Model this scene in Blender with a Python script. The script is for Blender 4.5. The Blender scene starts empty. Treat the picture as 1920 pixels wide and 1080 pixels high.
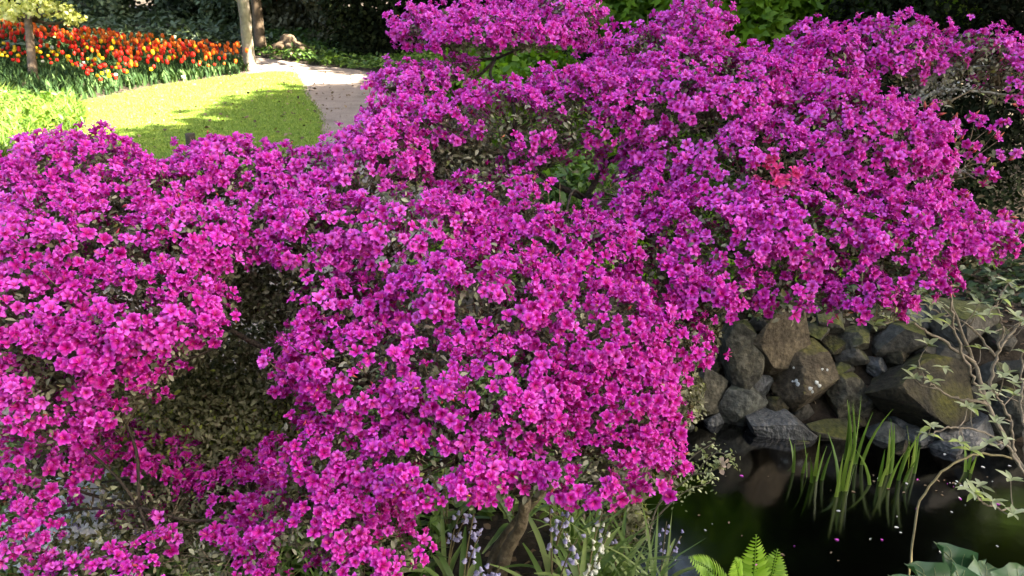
import bpy, math, random
import numpy as np
from mathutils import Vector, Matrix

# ------------------------------------------------------------------ camera, sky, sun, exposure
S = bpy.context.scene
C = S.collection
F_PX = 1507.0
PITCH = math.radians(21.4)
CAM_Z = 1.7
cam = bpy.data.cameras.new('camera')
cam.sensor_width = 36.0
cam.lens = 36.0 * F_PX / 1920.0
cam.clip_end = 1500
cam.clip_start = 0.05
cam.dof.use_dof = True
cam.dof.focus_distance = 2.5
cam.dof.aperture_fstop = 11.0
camo = bpy.data.objects.new('camera', cam)
camo.location = (0, 0, CAM_Z)
camo.rotation_euler = (math.pi / 2 - PITCH, 0, 0)
C.objects.link(camo)
S.camera = camo

SUN_EL = math.radians(46)
TO_SUN = Vector((0.95, -0.30, 0)).normalized() * math.cos(SUN_EL) + Vector((0, 0, math.sin(SUN_EL)))
world = bpy.data.worlds.new('World')
S.world = world
world.use_nodes = True
wn = world.node_tree
bg = wn.nodes['Background']
sky = wn.nodes.new('ShaderNodeTexSky')
sky.sky_type = 'NISHITA'
sky.sun_disc = False
sky.sun_elevation = SUN_EL
sky.sun_rotation = math.atan2(TO_SUN.x, TO_SUN.y)
sky.air_density = 1.0
sky.dust_density = 4.0
sky.ozone_density = 1.0
wn.links.new(sky.outputs[0], bg.inputs[0])
bg.inputs[1].default_value = 0.056
sl = bpy.data.lights.new('sun', 'SUN')
sl.energy = 5.0
sl.angle = math.radians(0.53)
sl.color = (1.0, 0.95, 0.86)
so = bpy.data.objects.new('sun', sl)
so.rotation_euler = TO_SUN.to_track_quat('Z', 'Y').to_euler()
so.location = (8, -6, 12)
C.objects.link(so)
S.view_settings.view_transform = 'Standard'
S.view_settings.look = 'None'
S.view_settings.gamma = 1.0
S.view_settings.exposure = 4.12
S.view_settings.use_white_balance = True
S.view_settings.white_balance_temperature = 7400
S.view_settings.white_balance_tint = 10
S.render.engine = 'CYCLES'
S.cycles.use_denoising = True
try:
    S.cycles.denoiser = 'OPENIMAGEDENOISE'
except Exception:
    pass
S.cycles.max_bounces = 8
S.cycles.diffuse_bounces = 4
S.cycles.glossy_bounces = 2
S.cycles.transmission_bounces = 4
S.cycles.transparent_max_bounces = 6
S.cycles.caustics_reflective = False
S.cycles.caustics_refractive = False

# ------------------------------------------------------------------ helpers
R = np.random.default_rng(11)
cp, sp = math.cos(PITCH), math.sin(PITCH)

def ray(x, y):
    v = (540 - y) / F_PX
    return np.array([(x - 960) / F_PX, cp + v * sp, -sp + v * cp])

def P(x, y, t):
    "a point at picture position x, y and depth t (metres along the view axis)"
    return np.array([0, 0, CAM_Z]) + ray(x, y) * t

def PZ(x, y, z):
    d = ray(x, y)
    return np.array([0, 0, CAM_Z]) + d * ((z - CAM_Z) / d[2])

def proj(p):
    p = np.asarray(p, float) - np.array([0, 0, CAM_Z])
    t = p[..., 1] * cp - p[..., 2] * sp
    v = p[..., 1] * sp + p[..., 2] * cp
    return 960 + F_PX * p[..., 0] / t, 540 - F_PX * v / t, t

def noise3(p, f, seed=0):
    "cheap smooth noise from sines, about -1..1"
    rs = np.random.default_rng(seed)
    out = np.zeros(len(p))
    for k in range(5):
        d = rs.normal(size=3)
        d = d / np.linalg.norm(d) * f * rs.uniform(.6, 1.5)
        out += np.sin(p @ d + rs.uniform(0, 6.28))
    return out / 2.6

def sstep(a, b, x):
    t = np.clip((x - a) / (b - a), 0, 1)
    return t * t * (3 - 2 * t)

def unit(a):
    return a / (np.linalg.norm(a, axis=-1, keepdims=True) + 1e-9)

def make_mesh(name, V, faces, mats, attrs=None, smooth=True, mi=None):
    "faces: list of int arrays (n,k); mats: material or list"
    me = bpy.data.meshes.new(name)
    V = np.ascontiguousarray(V, np.float32)
    faces = [np.ascontiguousarray(f, np.int32) for f in faces if len(f)]
    me.vertices.add(len(V))
    me.vertices.foreach_set('co', V.ravel())
    nl = sum(f.size for f in faces)
    npoly = sum(len(f) for f in faces)
    me.loops.add(nl)
    me.polygons.add(npoly)
    me.loops.foreach_set('vertex_index', np.concatenate([f.ravel() for f in faces]))
    ls, s = [], 0
    for f in faces:
        ls.append(s + np.arange(len(f)) * f.shape[1])
        s += f.size
    me.polygons.foreach_set('loop_start', np.concatenate(ls).astype(np.int32))
    if smooth:
        me.polygons.foreach_set('use_smooth', np.ones(npoly, bool))
    if not isinstance(mats, (list, tuple)):
        mats = [mats]
    for m in mats:
        me.materials.append(m)
    if mi is not None:
        me.polygons.foreach_set('material_index', np.ascontiguousarray(mi, np.int32))
    for k, a in (attrs or {}).items():
        at = me.attributes.new(k, 'FLOAT', 'POINT')
        at.data.foreach_set('value', np.ascontiguousarray(a, np.float32))
    me.update(calc_edges=True)
    return me

def tag(o, label=None, cat=None, group=None, kind=None):
    if label: o['label'] = label
    if cat: o['category'] = cat
    if group: o['group'] = group
    if kind: o['kind'] = kind
    return o

def link(name, me, parent=None, loc=None):
    o = bpy.data.objects.new(name, me)
    C.objects.link(o)
    if parent is not None:
        o.parent = parent
    if loc is not None:
        o.location = loc
    return o

def empty(name, loc, label, cat, group=None):
    o = bpy.data.objects.new(name, None)
    o.empty_display_size = .1
    o.location = tuple(loc)
    C.objects.link(o)
    return tag(o, label, cat, group)

def child(name, parent, V, faces, mats, attrs=None, smooth=True, kind=None, mi=None, base=None):
    b = np.array(parent.location) if base is None else np.asarray(base)
    o = link(name, make_mesh(name, np.asarray(V) - b, faces, mats, attrs, smooth, mi), parent)
    return tag(o, kind=kind)

def rot_frames(n, spin=None, rng=R):
    "rotation matrices (N,3,3) whose columns are x, y, z with z = n, turned by a random spin"
    n = unit(n)
    ref = np.where(np.abs(n[:, 2:3]) < .92, np.array([[0, 0, 1.]]), np.array([[1., 0, 0]]))
    x = unit(np.cross(ref, n))
    y = np.cross(n, x)
    a = rng.uniform(0, 2 * np.pi, len(n)) if spin is None else spin
    ca, sa = np.cos(a)[:, None], np.sin(a)[:, None]
    return np.stack([x * ca + y * sa, -x * sa + y * ca, n], axis=2)

def tile(tv, tf, pos, rot, scale):
    "copies of a template: returns V, faces; scale (N,) or (N,3)"
    n, k = len(pos), len(tv)
    scale = np.asarray(scale, float)
    if scale.ndim == 1:
        scale = np.repeat(scale[:, None], 3, 1)
    v = tv[None] * scale[:, None, :]
    V = np.einsum('nij,nkj->nki', rot, v) + pos[:, None, :]
    off = (np.arange(n) * k)[:, None, None]
    return V.reshape(-1, 3), [(f[None] + off).reshape(-1, f.shape[1]) for f in tf]

def merge(parts):
    "parts: list of (V, [faces], attr dict) -> merged"
    Vs, Fs, A, n = [], {}, {}, 0
    for V, F, at in parts:
        Vs.append(V)
        for f in F:
            if len(f):
                Fs.setdefault(f.shape[1], []).append(f + n)
        for k, a in at.items():
            A.setdefault(k, []).append(a)
        n += len(V)
    return np.concatenate(Vs), [np.concatenate(f) for f in Fs.values()], {k: np.concatenate(a) for k, a in A.items()}

def smooth_path(pts, n):
    pts = np.asarray(pts, float)
    if len(pts) == 2:
        s = np.linspace(0, 1, n)[:, None]
        return pts[0] * (1 - s) + pts[1] * s
    q = np.vstack([2 * pts[0] - pts[1], pts, 2 * pts[-1] - pts[-2]])
    out = []
    m = len(pts) - 1
    for s in np.linspace(0, m, n):
        i = min(int(s), m - 1); u = s - i
        a, b, c, d = q[i], q[i + 1], q[i + 2], q[i + 3]
        out.append(.5 * (2 * b + (c - a) * u + (2 * a - 5 * b + 4 * c - d) * u * u + (3 * b - a - 3 * c + d) * u ** 3))
    return np.array(out)

def tube(path, r0, r1, sides=6, wob=0.0, rng=R):
    path = np.asarray(path, float)
    n = len(path)
    rad = np.linspace(r0, r1, n) if np.isscalar(r0) else np.asarray(r0)
    tan = unit(np.gradient(path, axis=0))
    ref = np.array([0.31, .95, .05]) if abs(tan[0][2]) > .5 else np.array([.1, .2, 1.])
    ref = np.repeat(ref[None], n, 0)
    x = unit(np.cross(ref, tan)); y = np.cross(tan, x)
    a = np.linspace(0, 2 * np.pi, sides, endpoint=False)
    rr = rad[:, None] * (1 + wob * rng.normal(size=(n, sides)))
    V = path[:, None] + rr[..., None] * (np.cos(a)[None, :, None] * x[:, None] + np.sin(a)[None, :, None] * y[:, None])
    V = V.reshape(-1, 3)
    q = []
    for i in range(n - 1):
        for j in range(sides):
            k = (j + 1) % sides
            q.append((i * sides + j, i * sides + k, (i + 1) * sides + k, (i + 1) * sides + j))
    V = np.vstack([V, path[0], path[-1]])
    t = [(len(V) - 2, (j + 1) % sides, j) for j in range(sides)]
    o = (n - 1) * sides
    t += [(len(V) - 1, o + j, o + (j + 1) % sides) for j in range(sides)]
    return V, [np.array(q), np.array(t)]

# leaf templates: blade along +y, facing +z
KITE = (np.array([[0, 0, 0], [-.32, .45, .06], [0, 1, -.08], [.32, .45, .06]]), [np.array([[0, 1, 2], [0, 2, 3]])])
def leaf_tpl(w, cup, droop):
    rows = [(0, 0.02), (.3, w), (.65, w * .92), (1, .02)]
    V = []
    for u, ww in rows:
        z = -droop * u * u
        V += [[-ww, u, z + cup * ww], [0, u, z], [ww, u, z + cup * ww]]
    q = [[i * 3 + j, i * 3 + j + 1, i * 3 + j + 4, i * 3 + j + 3] for i in range(3) for j in range(2)]
    return np.array(V), [np.array(q)]
LEAF = leaf_tpl(.24, .35, .15)
LEAF_ROUND = leaf_tpl(.4, .2, .2)

def tile_leaves(tpl, pos, nrm, size, rng=R, jit=.35, rnd=None):
    n = len(pos)
    rot = rot_frames(unit(nrm + rng.normal(size=(n, 3)) * jit), rng=rng)
    V, F = tile(tpl[0], tpl[1], pos, rot, size)
    r = rng.uniform(0, 1, n) if rnd is None else rnd
    return V, F, {'rnd': np.repeat(r, len(tpl[0]))}

# ------------------------------------------------------------------ materials
def mat_base(name):
    m = bpy.data.materials.new(name)
    m.use_nodes = True
    nt = m.node_tree
    return m, nt, nt.nodes['Principled BSDF'], nt.nodes['Material Output']

def N(nt, t, **kw):
    n = nt.nodes.new(t)
    for k, v in kw.items():
        setattr(n, k, v)
    return n

def ramp(nt, stops):
    r = N(nt, 'ShaderNodeValToRGB')
    e = r.color_ramp.elements
    while len(e) < len(stops):
        e.new(.5)
    for i, (p, c) in enumerate(stops):
        e[i].position = p
        e[i].color = (*c, 1)
    return r

def leaf_mat(name, stops, rough=.5, trans=.3, tcol=None, spec=.4):
    m, nt, b, out = mat_base(name)
    at = N(nt, 'ShaderNodeAttribute', attribute_name='rnd')
    r = ramp(nt, stops)
    nt.links.new(at.outputs['Fac'], r.inputs[0])
    nt.links.new(r.outputs[0], b.inputs['Base Color'])
    b.inputs['Roughness'].default_value = rough
    b.inputs['Specular IOR Level'].default_value = spec
    if trans > 0:
        tr = N(nt, 'ShaderNodeBsdfTranslucent')
        mixc = N(nt, 'ShaderNodeMixRGB', blend_type='MULTIPLY')
        mixc.inputs[0].default_value = 1
        mixc.inputs[2].default_value = (*(tcol or (1.25, 1.3, .7)), 1)
        nt.links.new(r.outputs[0], mixc.inputs[1])
        nt.links.new(mixc.outputs[0], tr.inputs[0])
        mx = N(nt, 'ShaderNodeMixShader')
        mx.inputs[0].default_value = trans
        nt.links.new(b.outputs[0], mx.inputs[1])
        nt.links.new(tr.outputs[0], mx.inputs[2])
        nt.links.new(mx.outputs[0], out.inputs[0])
    return m

def noise_mat(name, stops, scale, rough=.85, bump=.3, detail=8, stops2=None, scale2=2.0, bscale=None, spec=.3, moss=None, moss_lo=.35, mossmask=3.0):
    m, nt, b, out = mat_base(name)
    tc = N(nt, 'ShaderNodeTexCoord')
    n1 = N(nt, 'ShaderNodeTexNoise')
    n1.inputs['Scale'].default_value = scale
    n1.inputs['Detail'].default_value = detail
    n1.inputs['Roughness'].default_value = .65
    nt.links.new(tc.outputs['Object'], n1.inputs['Vector'])
    r = ramp(nt, stops)
    nt.links.new(n1.outputs['Fac'], r.inputs[0])
    col = r.outputs[0]
    if stops2:
        n2 = N(nt, 'ShaderNodeTexNoise')
        n2.inputs['Scale'].default_value = scale2
        n2.inputs['Detail'].default_value = 4
        nt.links.new(tc.outputs['Object'], n2.inputs['Vector'])
        r2 = ramp(nt, stops2)
        nt.links.new(n2.outputs['Fac'], r2.inputs[0])
        mx = N(nt, 'ShaderNodeMixRGB', blend_type='MULTIPLY')
        mx.inputs[0].default_value = 1
        nt.links.new(col, mx.inputs[1]); nt.links.new(r2.outputs[0], mx.inputs[2])
        col = mx.outputs[0]
    if moss:
        ge = N(nt, 'ShaderNodeNewGeometry')
        sx = N(nt, 'ShaderNodeSeparateXYZ')
        nt.links.new(ge.outputs['Normal'], sx.inputs[0])
        n3 = N(nt, 'ShaderNodeTexNoise')
        n3.inputs['Scale'].default_value = mossmask
        n3.inputs['Detail'].default_value = 6
        nt.links.new(tc.outputs['Object'], n3.inputs['Vector'])
        ad = N(nt, 'ShaderNodeMath', operation='MULTIPLY_ADD')
        nt.links.new(n3.outputs['Fac'], ad.inputs[0])
        ad.inputs[1].default_value = 1.6
        nt.links.new(sx.outputs[2], ad.inputs[2])
        rm = ramp(nt, [(0, (0, 0, 0)), (1, (1, 1, 1))])
        mp = N(nt, 'ShaderNodeMapRange')
        mp.inputs['From Min'].default_value = moss_lo + .8
        mp.inputs['From Max'].default_value = moss_lo + 1.15
        nt.links.new(ad.outputs[0], mp.inputs[0])
        n4 = N(nt, 'ShaderNodeTexNoise')
        n4.inputs['Scale'].default_value = 45
        nt.links.new(tc.outputs['Object'], n4.inputs['Vector'])
        r4 = ramp(nt, [(.3, moss[0]), (.7, moss[1])])
        nt.links.new(n4.outputs['Fac'], r4.inputs[0])
        mx = N(nt, 'ShaderNodeMixRGB')
        nt.links.new(mp.outputs[0], mx.inputs[0])
        nt.links.new(col, mx.inputs[1]); nt.links.new(r4.outputs[0], mx.inputs[2])
        col = mx.outputs[0]
    nt.links.new(col, b.inputs['Base Color'])
    b.inputs['Roughness'].default_value = rough
    b.inputs['Specular IOR Level'].default_value = spec
    if bump:
        nb = N(nt, 'ShaderNodeTexNoise')
        nb.inputs['Scale'].default_value = bscale or scale * 2
        nb.inputs['Detail'].default_value = 6
        nt.links.new(tc.outputs['Object'], nb.inputs['Vector'])
        bp = N(nt, 'ShaderNodeBump')
        bp.inputs['Strength'].default_value = bump
        bp.inputs['Distance'].default_value = .02
        nt.links.new(nb.outputs['Fac'], bp.inputs['Height'])
        nt.links.new(bp.outputs[0], b.inputs['Normal'])
    return m

def flat_mat(name, col, rough=.6, spec=.3):
    return noise_mat(name, [(.3, tuple(c * .8 for c in col)), (.7, col)], 30, rough, .1, spec=spec)

def petal_mat(name, throat, petal, light, dark, stamen=(.75, .12, .3), trans=.32):
    m, nt, b, out = mat_base(name)
    au = N(nt, 'ShaderNodeAttribute', attribute_name='along')
    at = N(nt, 'ShaderNodeAttribute', attribute_name='rnd')
    rt = ramp(nt, [(0, dark), (.45, petal), (1, light)])
    nt.links.new(at.outputs['Fac'], rt.inputs[0])
    mp = N(nt, 'ShaderNodeMapRange')
    mp.inputs['From Min'].default_value = .1
    mp.inputs['From Max'].default_value = .62
    nt.links.new(au.outputs['Fac'], mp.inputs[0])
    mx = N(nt, 'ShaderNodeMixRGB')
    mx.inputs[1].default_value = (*throat, 1)
    nt.links.new(mp.outputs[0], mx.inputs[0])
    nt.links.new(rt.outputs[0], mx.inputs[2])
    tl = N(nt, 'ShaderNodeMapRange')
    tl.inputs['From Min'].default_value = .7
    tl.inputs['From Max'].default_value = 1.0
    tl.inputs['To Max'].default_value = .75
    nt.links.new(au.outputs['Fac'], tl.inputs[0])
    mt_ = N(nt, 'ShaderNodeMixRGB')
    mt_.inputs[2].default_value = (*light, 1)
    nt.links.new(tl.outputs[0], mt_.inputs[0])
    nt.links.new(mx.outputs[0], mt_.inputs[1])
    mx = mt_
    # stamens carry along = 2
    gt = N(nt, 'ShaderNodeMath', operation='GREATER_THAN')
    gt.inputs[1].default_value = 1.5
    nt.links.new(au.outputs['Fac'], gt.inputs[0])
    m2 = N(nt, 'ShaderNodeMixRGB')
    m2.inputs[2].default_value = (*stamen, 1)
    nt.links.new(gt.outputs[0], m2.inputs[0])
    nt.links.new(mx.outputs[0], m2.inputs[1])
    nt.links.new(m2.outputs[0], b.inputs['Base Color'])
    b.inputs['Roughness'].default_value = .5
    b.inputs['Specular IOR Level'].default_value = .25
    tr = N(nt, 'ShaderNodeBsdfTranslucent')
    nt.links.new(m2.outputs[0], tr.inputs[0])
    ms = N(nt, 'ShaderNodeMixShader')
    ms.inputs[0].default_value = trans
    nt.links.new(b.outputs[0], ms.inputs[1]); nt.links.new(tr.outputs[0], ms.inputs[2])
    nt.links.new(ms.outputs[0], out.inputs[0])
    return m

M = {}
M['soil'] = noise_mat('soil', [(.3, (.014, .01, .007)), (.55, (.034, .025, .017)), (.75, (.07, .053, .037))], 18, .95, .6, stops2=[(.3, (.6, .6, .6)), (.7, (1.1, 1.1, 1.0))], scale2=1.5)
M['lawn'] = noise_mat('lawn', [(.25, (.07, .12, .012)), (.5, (.125, .195, .022)), (.75, (.2, .26, .045))], 40, .9, .5, stops2=[(.3, (.6, .75, .6)), (.55, (1.0, 1, .9)), (.72, (1.4, 1.1, .95))], scale2=2.2, bscale=120)
M['gravel'] = noise_mat('gravel', [(.25, (.12, .098, .085)), (.5, (.21, .178, .158)), (.75, (.29, .26, .235))], 60, .95, .5, stops2=[(.3, (.68, .64, .6)), (.5, (.95, .92, .9)), (.7, (1.1, 1.08, 1.06))], scale2=2.6, bscale=90)
M['bark'] = noise_mat('azalea_bark', [(.3, (.08, .06, .036)), (.55, (.17, .135, .085)), (.75, (.27, .23, .155))], 35, .9, .6, bscale=90)
M['bark_dark'] = noise_mat('bark_dark', [(.3, (.025, .02, .015)), (.7, (.075, .058, .042))], 35, .9, .6)
M['bark_grey'] = noise_mat('bark_grey', [(.3, (.1, .085, .065)), (.7, (.25, .215, .17))], 9, .9, .6, bscale=30)
M['bark_brown'] = noise_mat('bark_brown', [(.3, (.05, .035, .022)), (.7, (.14, .1, .065))], 12, .9, .6, bscale=40)
M['twig_pale'] = noise_mat('twig_pale', [(.3, (.13, .105, .075)), (.7, (.28, .24, .18))], 50, .85, .3)
M['twig_green'] = noise_mat('twig_green', [(.3, (.1, .085, .035)), (.7, (.19, .16, .08))], 50, .7, .2)
M['rock'] = noise_mat('rock_grey', [(.3, (.018, .017, .012)), (.5, (.055, .052, .038)), (.7, (.13, .122, .095))], 26, .85, 1.0, stops2=[(.35, (.5, .5, .48)), (.65, (1.3, 1.25, 1.15))], scale2=5, moss=((.035, .04, .01), (.09, .09, .02)), moss_lo=.62, bscale=30)
M['rock_tan'] = noise_mat('rock_tan', [(.3, (.025, .02, .012)), (.5, (.068, .055, .036)), (.7, (.13, .108, .074))], 26, .9, 1.0, stops2=[(.35, (.55, .52, .48)), (.65, (1.25, 1.2, 1.1))], scale2=5, moss=((.05, .05, .01), (.13, .12, .02)), moss_lo=.75, bscale=26)
M['rock_blue'] = noise_mat('rock_bluegrey', [(.3, (.025, .026, .022)), (.5, (.068, .071, .06)), (.7, (.14, .145, .125))], 24, .8, 1.0, stops2=[(.35, (.5, .5, .5)), (.65, (1.25, 1.25, 1.2))], scale2=5, moss=((.03, .04, .01), (.07, .08, .02)), moss_lo=.85, bscale=30)
M['rock_wet'] = noise_mat('rock_wet', [(.25, (.025, .027, .027)), (.5, (.07, .073, .07)), (.75, (.15, .155, .15))], 22, .4, .9, bscale=50, spec=.5)
M['rock_moss'] = noise_mat('rock_mossy', [(.3, (.012, .011, .007)), (.5, (.032, .028, .017)), (.7, (.065, .056, .036))], 26, .95, 1.0, stops2=[(.35, (.5, .5, .48)), (.65, (1.3, 1.25, 1.15))], scale2=5, moss=((.022, .025, .005), (.085, .08, .012)), moss_lo=.66, bscale=40)
M['rock_dark'] = noise_mat('rock_dark', [(.25, (.02, .019, .015)), (.5, (.05, .046, .036)), (.75, (.1, .092, .075))], 24, .85, .9, moss=((.03, .035, .008), (.07, .075, .015)), moss_lo=.6, bscale=30)
M['lichen'] = noise_mat('lichen', [(.3, (.38, .39, .35)), (.7, (.62, .63, .58))], 60, .95, .4)
M['azalea_leaf'] = leaf_mat('azalea_leaf', [(0, (.055, .053, .03)), (.4, (.135, .135, .08)), (.75, (.24, .24, .155)), (.93, (.42, .42, .3)), (1, (.24, .29, .05))], .6, .22, spec=.2)
M['shrub_leaf'] = leaf_mat('shrub_leaf', [(0, (.07, .074, .036)), (.5, (.18, .185, .1)), (.85, (.33, .33, .21)), (1, (.32, .38, .08))], .6, .25, spec=.2)
M['pale_leaf'] = leaf_mat('pale_leaf', [(0, (.24, .28, .13)), (.5, (.36, .41, .23)), (.85, (.5, .54, .35)), (1, (.4, .5, .12))], .5, .3, spec=.3)
M['lime_leaf'] = leaf_mat('lime_leaf', [(0, (.05, .12, .006)), (.5, (.12, .24, .012)), (1, (.2, .34, .03))], .5, .4, spec=.3)
M['maple_leaf'] = leaf_mat('maple_leaf', [(0, (.05, .115, .008)), (.5, (.12, .235, .014)), (1, (.2, .34, .03))], .5, .4, spec=.3)
M['yellow_leaf'] = leaf_mat('yellow_leaf', [(0, (.35, .38, .1)), (.5, (.55, .56, .2)), (1, (.75, .73, .38))], .55, .4)
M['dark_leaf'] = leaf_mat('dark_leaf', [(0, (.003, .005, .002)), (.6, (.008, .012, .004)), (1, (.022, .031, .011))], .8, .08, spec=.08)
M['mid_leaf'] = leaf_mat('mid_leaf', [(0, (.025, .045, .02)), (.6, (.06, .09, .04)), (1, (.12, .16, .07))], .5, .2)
M['olive_leaf'] = leaf_mat('olive_leaf', [(0, (.05, .05, .022)), (.6, (.12, .115, .06)), (1, (.24, .23, .13))], .6, .2)
M['cover_leaf'] = leaf_mat('cover_leaf', [(0, (.03, .07, .012)), (.6, (.08, .15, .025)), (1, (.15, .24, .05))], .5, .25)
M['grass_leaf'] = leaf_mat('grass_leaf', [(0, (.03, .07, .008)), (.6, (.08, .15, .018)), (1, (.2, .27, .06))], .5, .35)
M['lawn_blade'] = leaf_mat('lawn_blade', [(0, (.085, .15, .016)), (.6, (.15, .235, .03)), (1, (.26, .33, .08))], .6, .35)
M['strap_leaf'] = leaf_mat('strap_leaf', [(0, (.06, .12, .025)), (.5, (.14, .23, .06)), (1, (.28, .36, .13))], .45, .3, spec=.4)
M['tulip_leaf'] = leaf_mat('tulip_leaf', [(0, (.014, .036, .012)), (.6, (.03, .065, .02)), (1, (.065, .11, .035))], .7, .15, spec=.12)
M['reed'] = leaf_mat('reed', [(0, (.06, .13, .015)), (.5, (.12, .23, .03)), (1, (.24, .34, .06))], .4, .25)
M['fern'] = leaf_mat('fern', [(0, (.1, .22, .015)), (.5, (.19, .36, .025)), (1, (.28, .45, .06))], .45, .35)
M['broad_leaf'] = leaf_mat('broad_leaf', [(0, (.025, .075, .028)), (1, (.05, .115, .045))], .38, .15, spec=.35)
M['litter'] = leaf_mat('litter', [(0, (.04, .025, .015)), (.5, (.11, .07, .04)), (1, (.22, .16, .1))], .8, .1)
MAG = petal_mat('magenta_petal', (.46, .004, .17), (.66, .024, .47), (.81, .15, .71), (.49, .008, .28), trans=.26)
COR = petal_mat('coral_petal', (.55, .02, .1), (.68, .04, .24), (.76, .1, .36), (.6, .02, .16))
M['bud'] = leaf_mat('bud', [(0, (.3, .02, .05)), (.5, (.5, .06, .09)), (1, (.5, .2, .06))], .5, .15)
for nm, a, b_ in [('red', (.5, .008, .008), (.68, .03, .015)), ('orange', (.65, .09, .01), (.75, .2, .02)), ('yellow', (.7, .4, .01), (.8, .55, .03)), ('white', (.6, .62, .5), (.8, .8, .72)), ('bluebell', (.3, .28, .5), (.5, .48, .7)), ('paleblue', (.72, .76, .85), (.88, .89, .9))]:
    M[nm] = leaf_mat(nm + '_petal', [(0, a), (1, b_)], .5, .3, tcol=(1, 1, 1))

# ------------------------------------------------------------------ terrain
WATER = -0.72
POND = np.array([(1.02, 4.0), (.78, 3.5), (.63, 3.1), (.56, 2.75), (.66, 2.35), (1.0, 2.15), (1.5, 2.3), (2.2, 2.55), (3.4, 2.3), (4.8, 2.5), (5.0, 3.3), (3.9, 3.85), (2.9, 3.75), (2.3, 3.9), (1.6, 3.98)])

def poly_sd(x, y, poly):
    "signed distance, positive outside"
    p = np.stack([x, y], -1)
    d = np.full(x.shape, 1e9)
    ins = np.zeros(x.shape, bool)
    for i in range(len(poly)):
        a, b = poly[i], poly[(i + 1) % len(poly)]
        e = b - a
        w = p - a
        t = np.clip((w @ e) / (e @ e), 0, 1)
        d = np.minimum(d, np.hypot(*(w - t[..., None] * e).transpose((-1,) + tuple(range(w.ndim - 1)))))
        c = (a[1] > p[..., 1]) != (b[1] > p[..., 1])
        xi = a[0] + (p[..., 1] - a[1]) * e[0] / (e[1] if e[1] else 1e-9)
        ins ^= c & (p[..., 0] < xi)
    return np.where(ins, -d, d)

def bed_d(x, y):
    return ((-(x + 6.1)) * 3.6 + (y - 11.4) * 1.84) / 4.04

def height(x, y):
    x = np.asarray(x, float); y = np.asarray(y, float)
    sh = x.shape
    x, y = np.atleast_1d(x), np.atleast_1d(y)
    z = .012 * np.sin(x * 1.7 + .6 * y) + .012 * np.sin(y * 1.3 - .5 * x)
    d = bed_d(x, y)
    z = z + .085 * np.clip(d - .35, 0, 7) * sstep(8, 12, y) * sstep(-60, -20, x)
    z = z - .12 * sstep(.2, 1.4, x) * sstep(7.5, 5, y) * sstep(-1, 1, y)
    near = (x > -3) & (x < 8) & (y > -1) & (y < 8)
    if near.any():
        s = poly_sd(x[near], y[near], POND)
        zz = z[near]
        far = sstep(3.2, 4.0, y[near])
        w = .62 - .1 * far
        zz = zz + (-.80 - zz) * (1 - sstep(-.06, w, s))
        zz = zz - .2 * sstep(0, .5, -s)
        q = np.hypot((x[near] - 1.85) / .42, (y[near] - 3.22) / .16)
        zz = np.maximum(zz, -.765 - .35 * sstep(.3, 1.1, q) - (q > 1.1) * 1.0)
        z[near] = zz
    return z.reshape(sh)

def nonuni(lo, hi, flo, fhi, step, n):
    f = np.arange(flo, fhi + 1e-6, step)
    a = flo - np.geomspace(step, flo - lo, n)[::-1]
    b = fhi + np.geomspace(step, hi - fhi, n)
    return np.concatenate([a, f, b])

gx = nonuni(-300, 300, -11, 6, .09, 28)
gy = nonuni(-120, 400, -.5, 18, .09, 28)
X, Y = np.meshgrid(gx, gy)
Z = height(X.ravel(), Y.ravel())
V = np.stack([X.ravel(), Y.ravel(), Z], 1)
nx = len(gx)
i = (np.arange(len(gy) - 1)[:, None] * nx + np.arange(nx - 1)[None]).ravel()
link_g = link('ground', make_mesh('ground', V, [np.stack([i, i + 1, i + 1 + nx, i + nx], 1)], M['soil']))
tag(link_g, kind='structure', label='dark brown soil of the garden beds and banks')

def sheet(name, poly, mat, lift, label, step=.05, rag=.03, seed=1):
    "a sheet that follows the terrain inside a polygon, its rim snapped to the outline"
    poly = np.asarray(poly, float)
    lo, hi = poly.min(0) - step, poly.max(0) + step
    xs = np.arange(lo[0], hi[0], step); ys = np.arange(lo[1], hi[1], step)
    X, Y = np.meshgrid(xs, ys)
    sd = poly_sd(X.ravel(), Y.ravel(), poly)
    p3 = np.stack([X.ravel(), Y.ravel(), 0 * X.ravel()], 1)
    sd = sd + rag * noise3(p3, 9, seed) + rag * .6 * noise3(p3, 25, seed + 1)
    ok = (sd < 0).reshape(X.shape)
    cell = ok[:-1, :-1] & ok[1:, :-1] & ok[:-1, 1:] & ok[1:, 1:]
    n = X.shape[1]
    r, c = np.nonzero(cell)
    q = np.stack([r * n + c, r * n + c + 1, (r + 1) * n + c + 1, (r + 1) * n + c], 1)
    used, inv = np.unique(q.ravel(), return_inverse=True)
    xy = np.stack([X.ravel()[used], Y.ravel()[used]], 1)
    V = np.column_stack([xy, height(xy[:, 0], xy[:, 1]) + lift])
    return tag(link(name, make_mesh(name, V, [inv.reshape(-1, 4)], mat)), kind='structure', label=label)

def band(center, w):
    c = smooth_path(np.asarray(center, float), 40)
    t = unit(np.gradient(c, axis=0))
    nrm = np.stack([-t[:, 1], t[:, 0]], 1)
    return np.vstack([c + nrm * w / 2, (c - nrm * w / 2)[::-1]])

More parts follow.
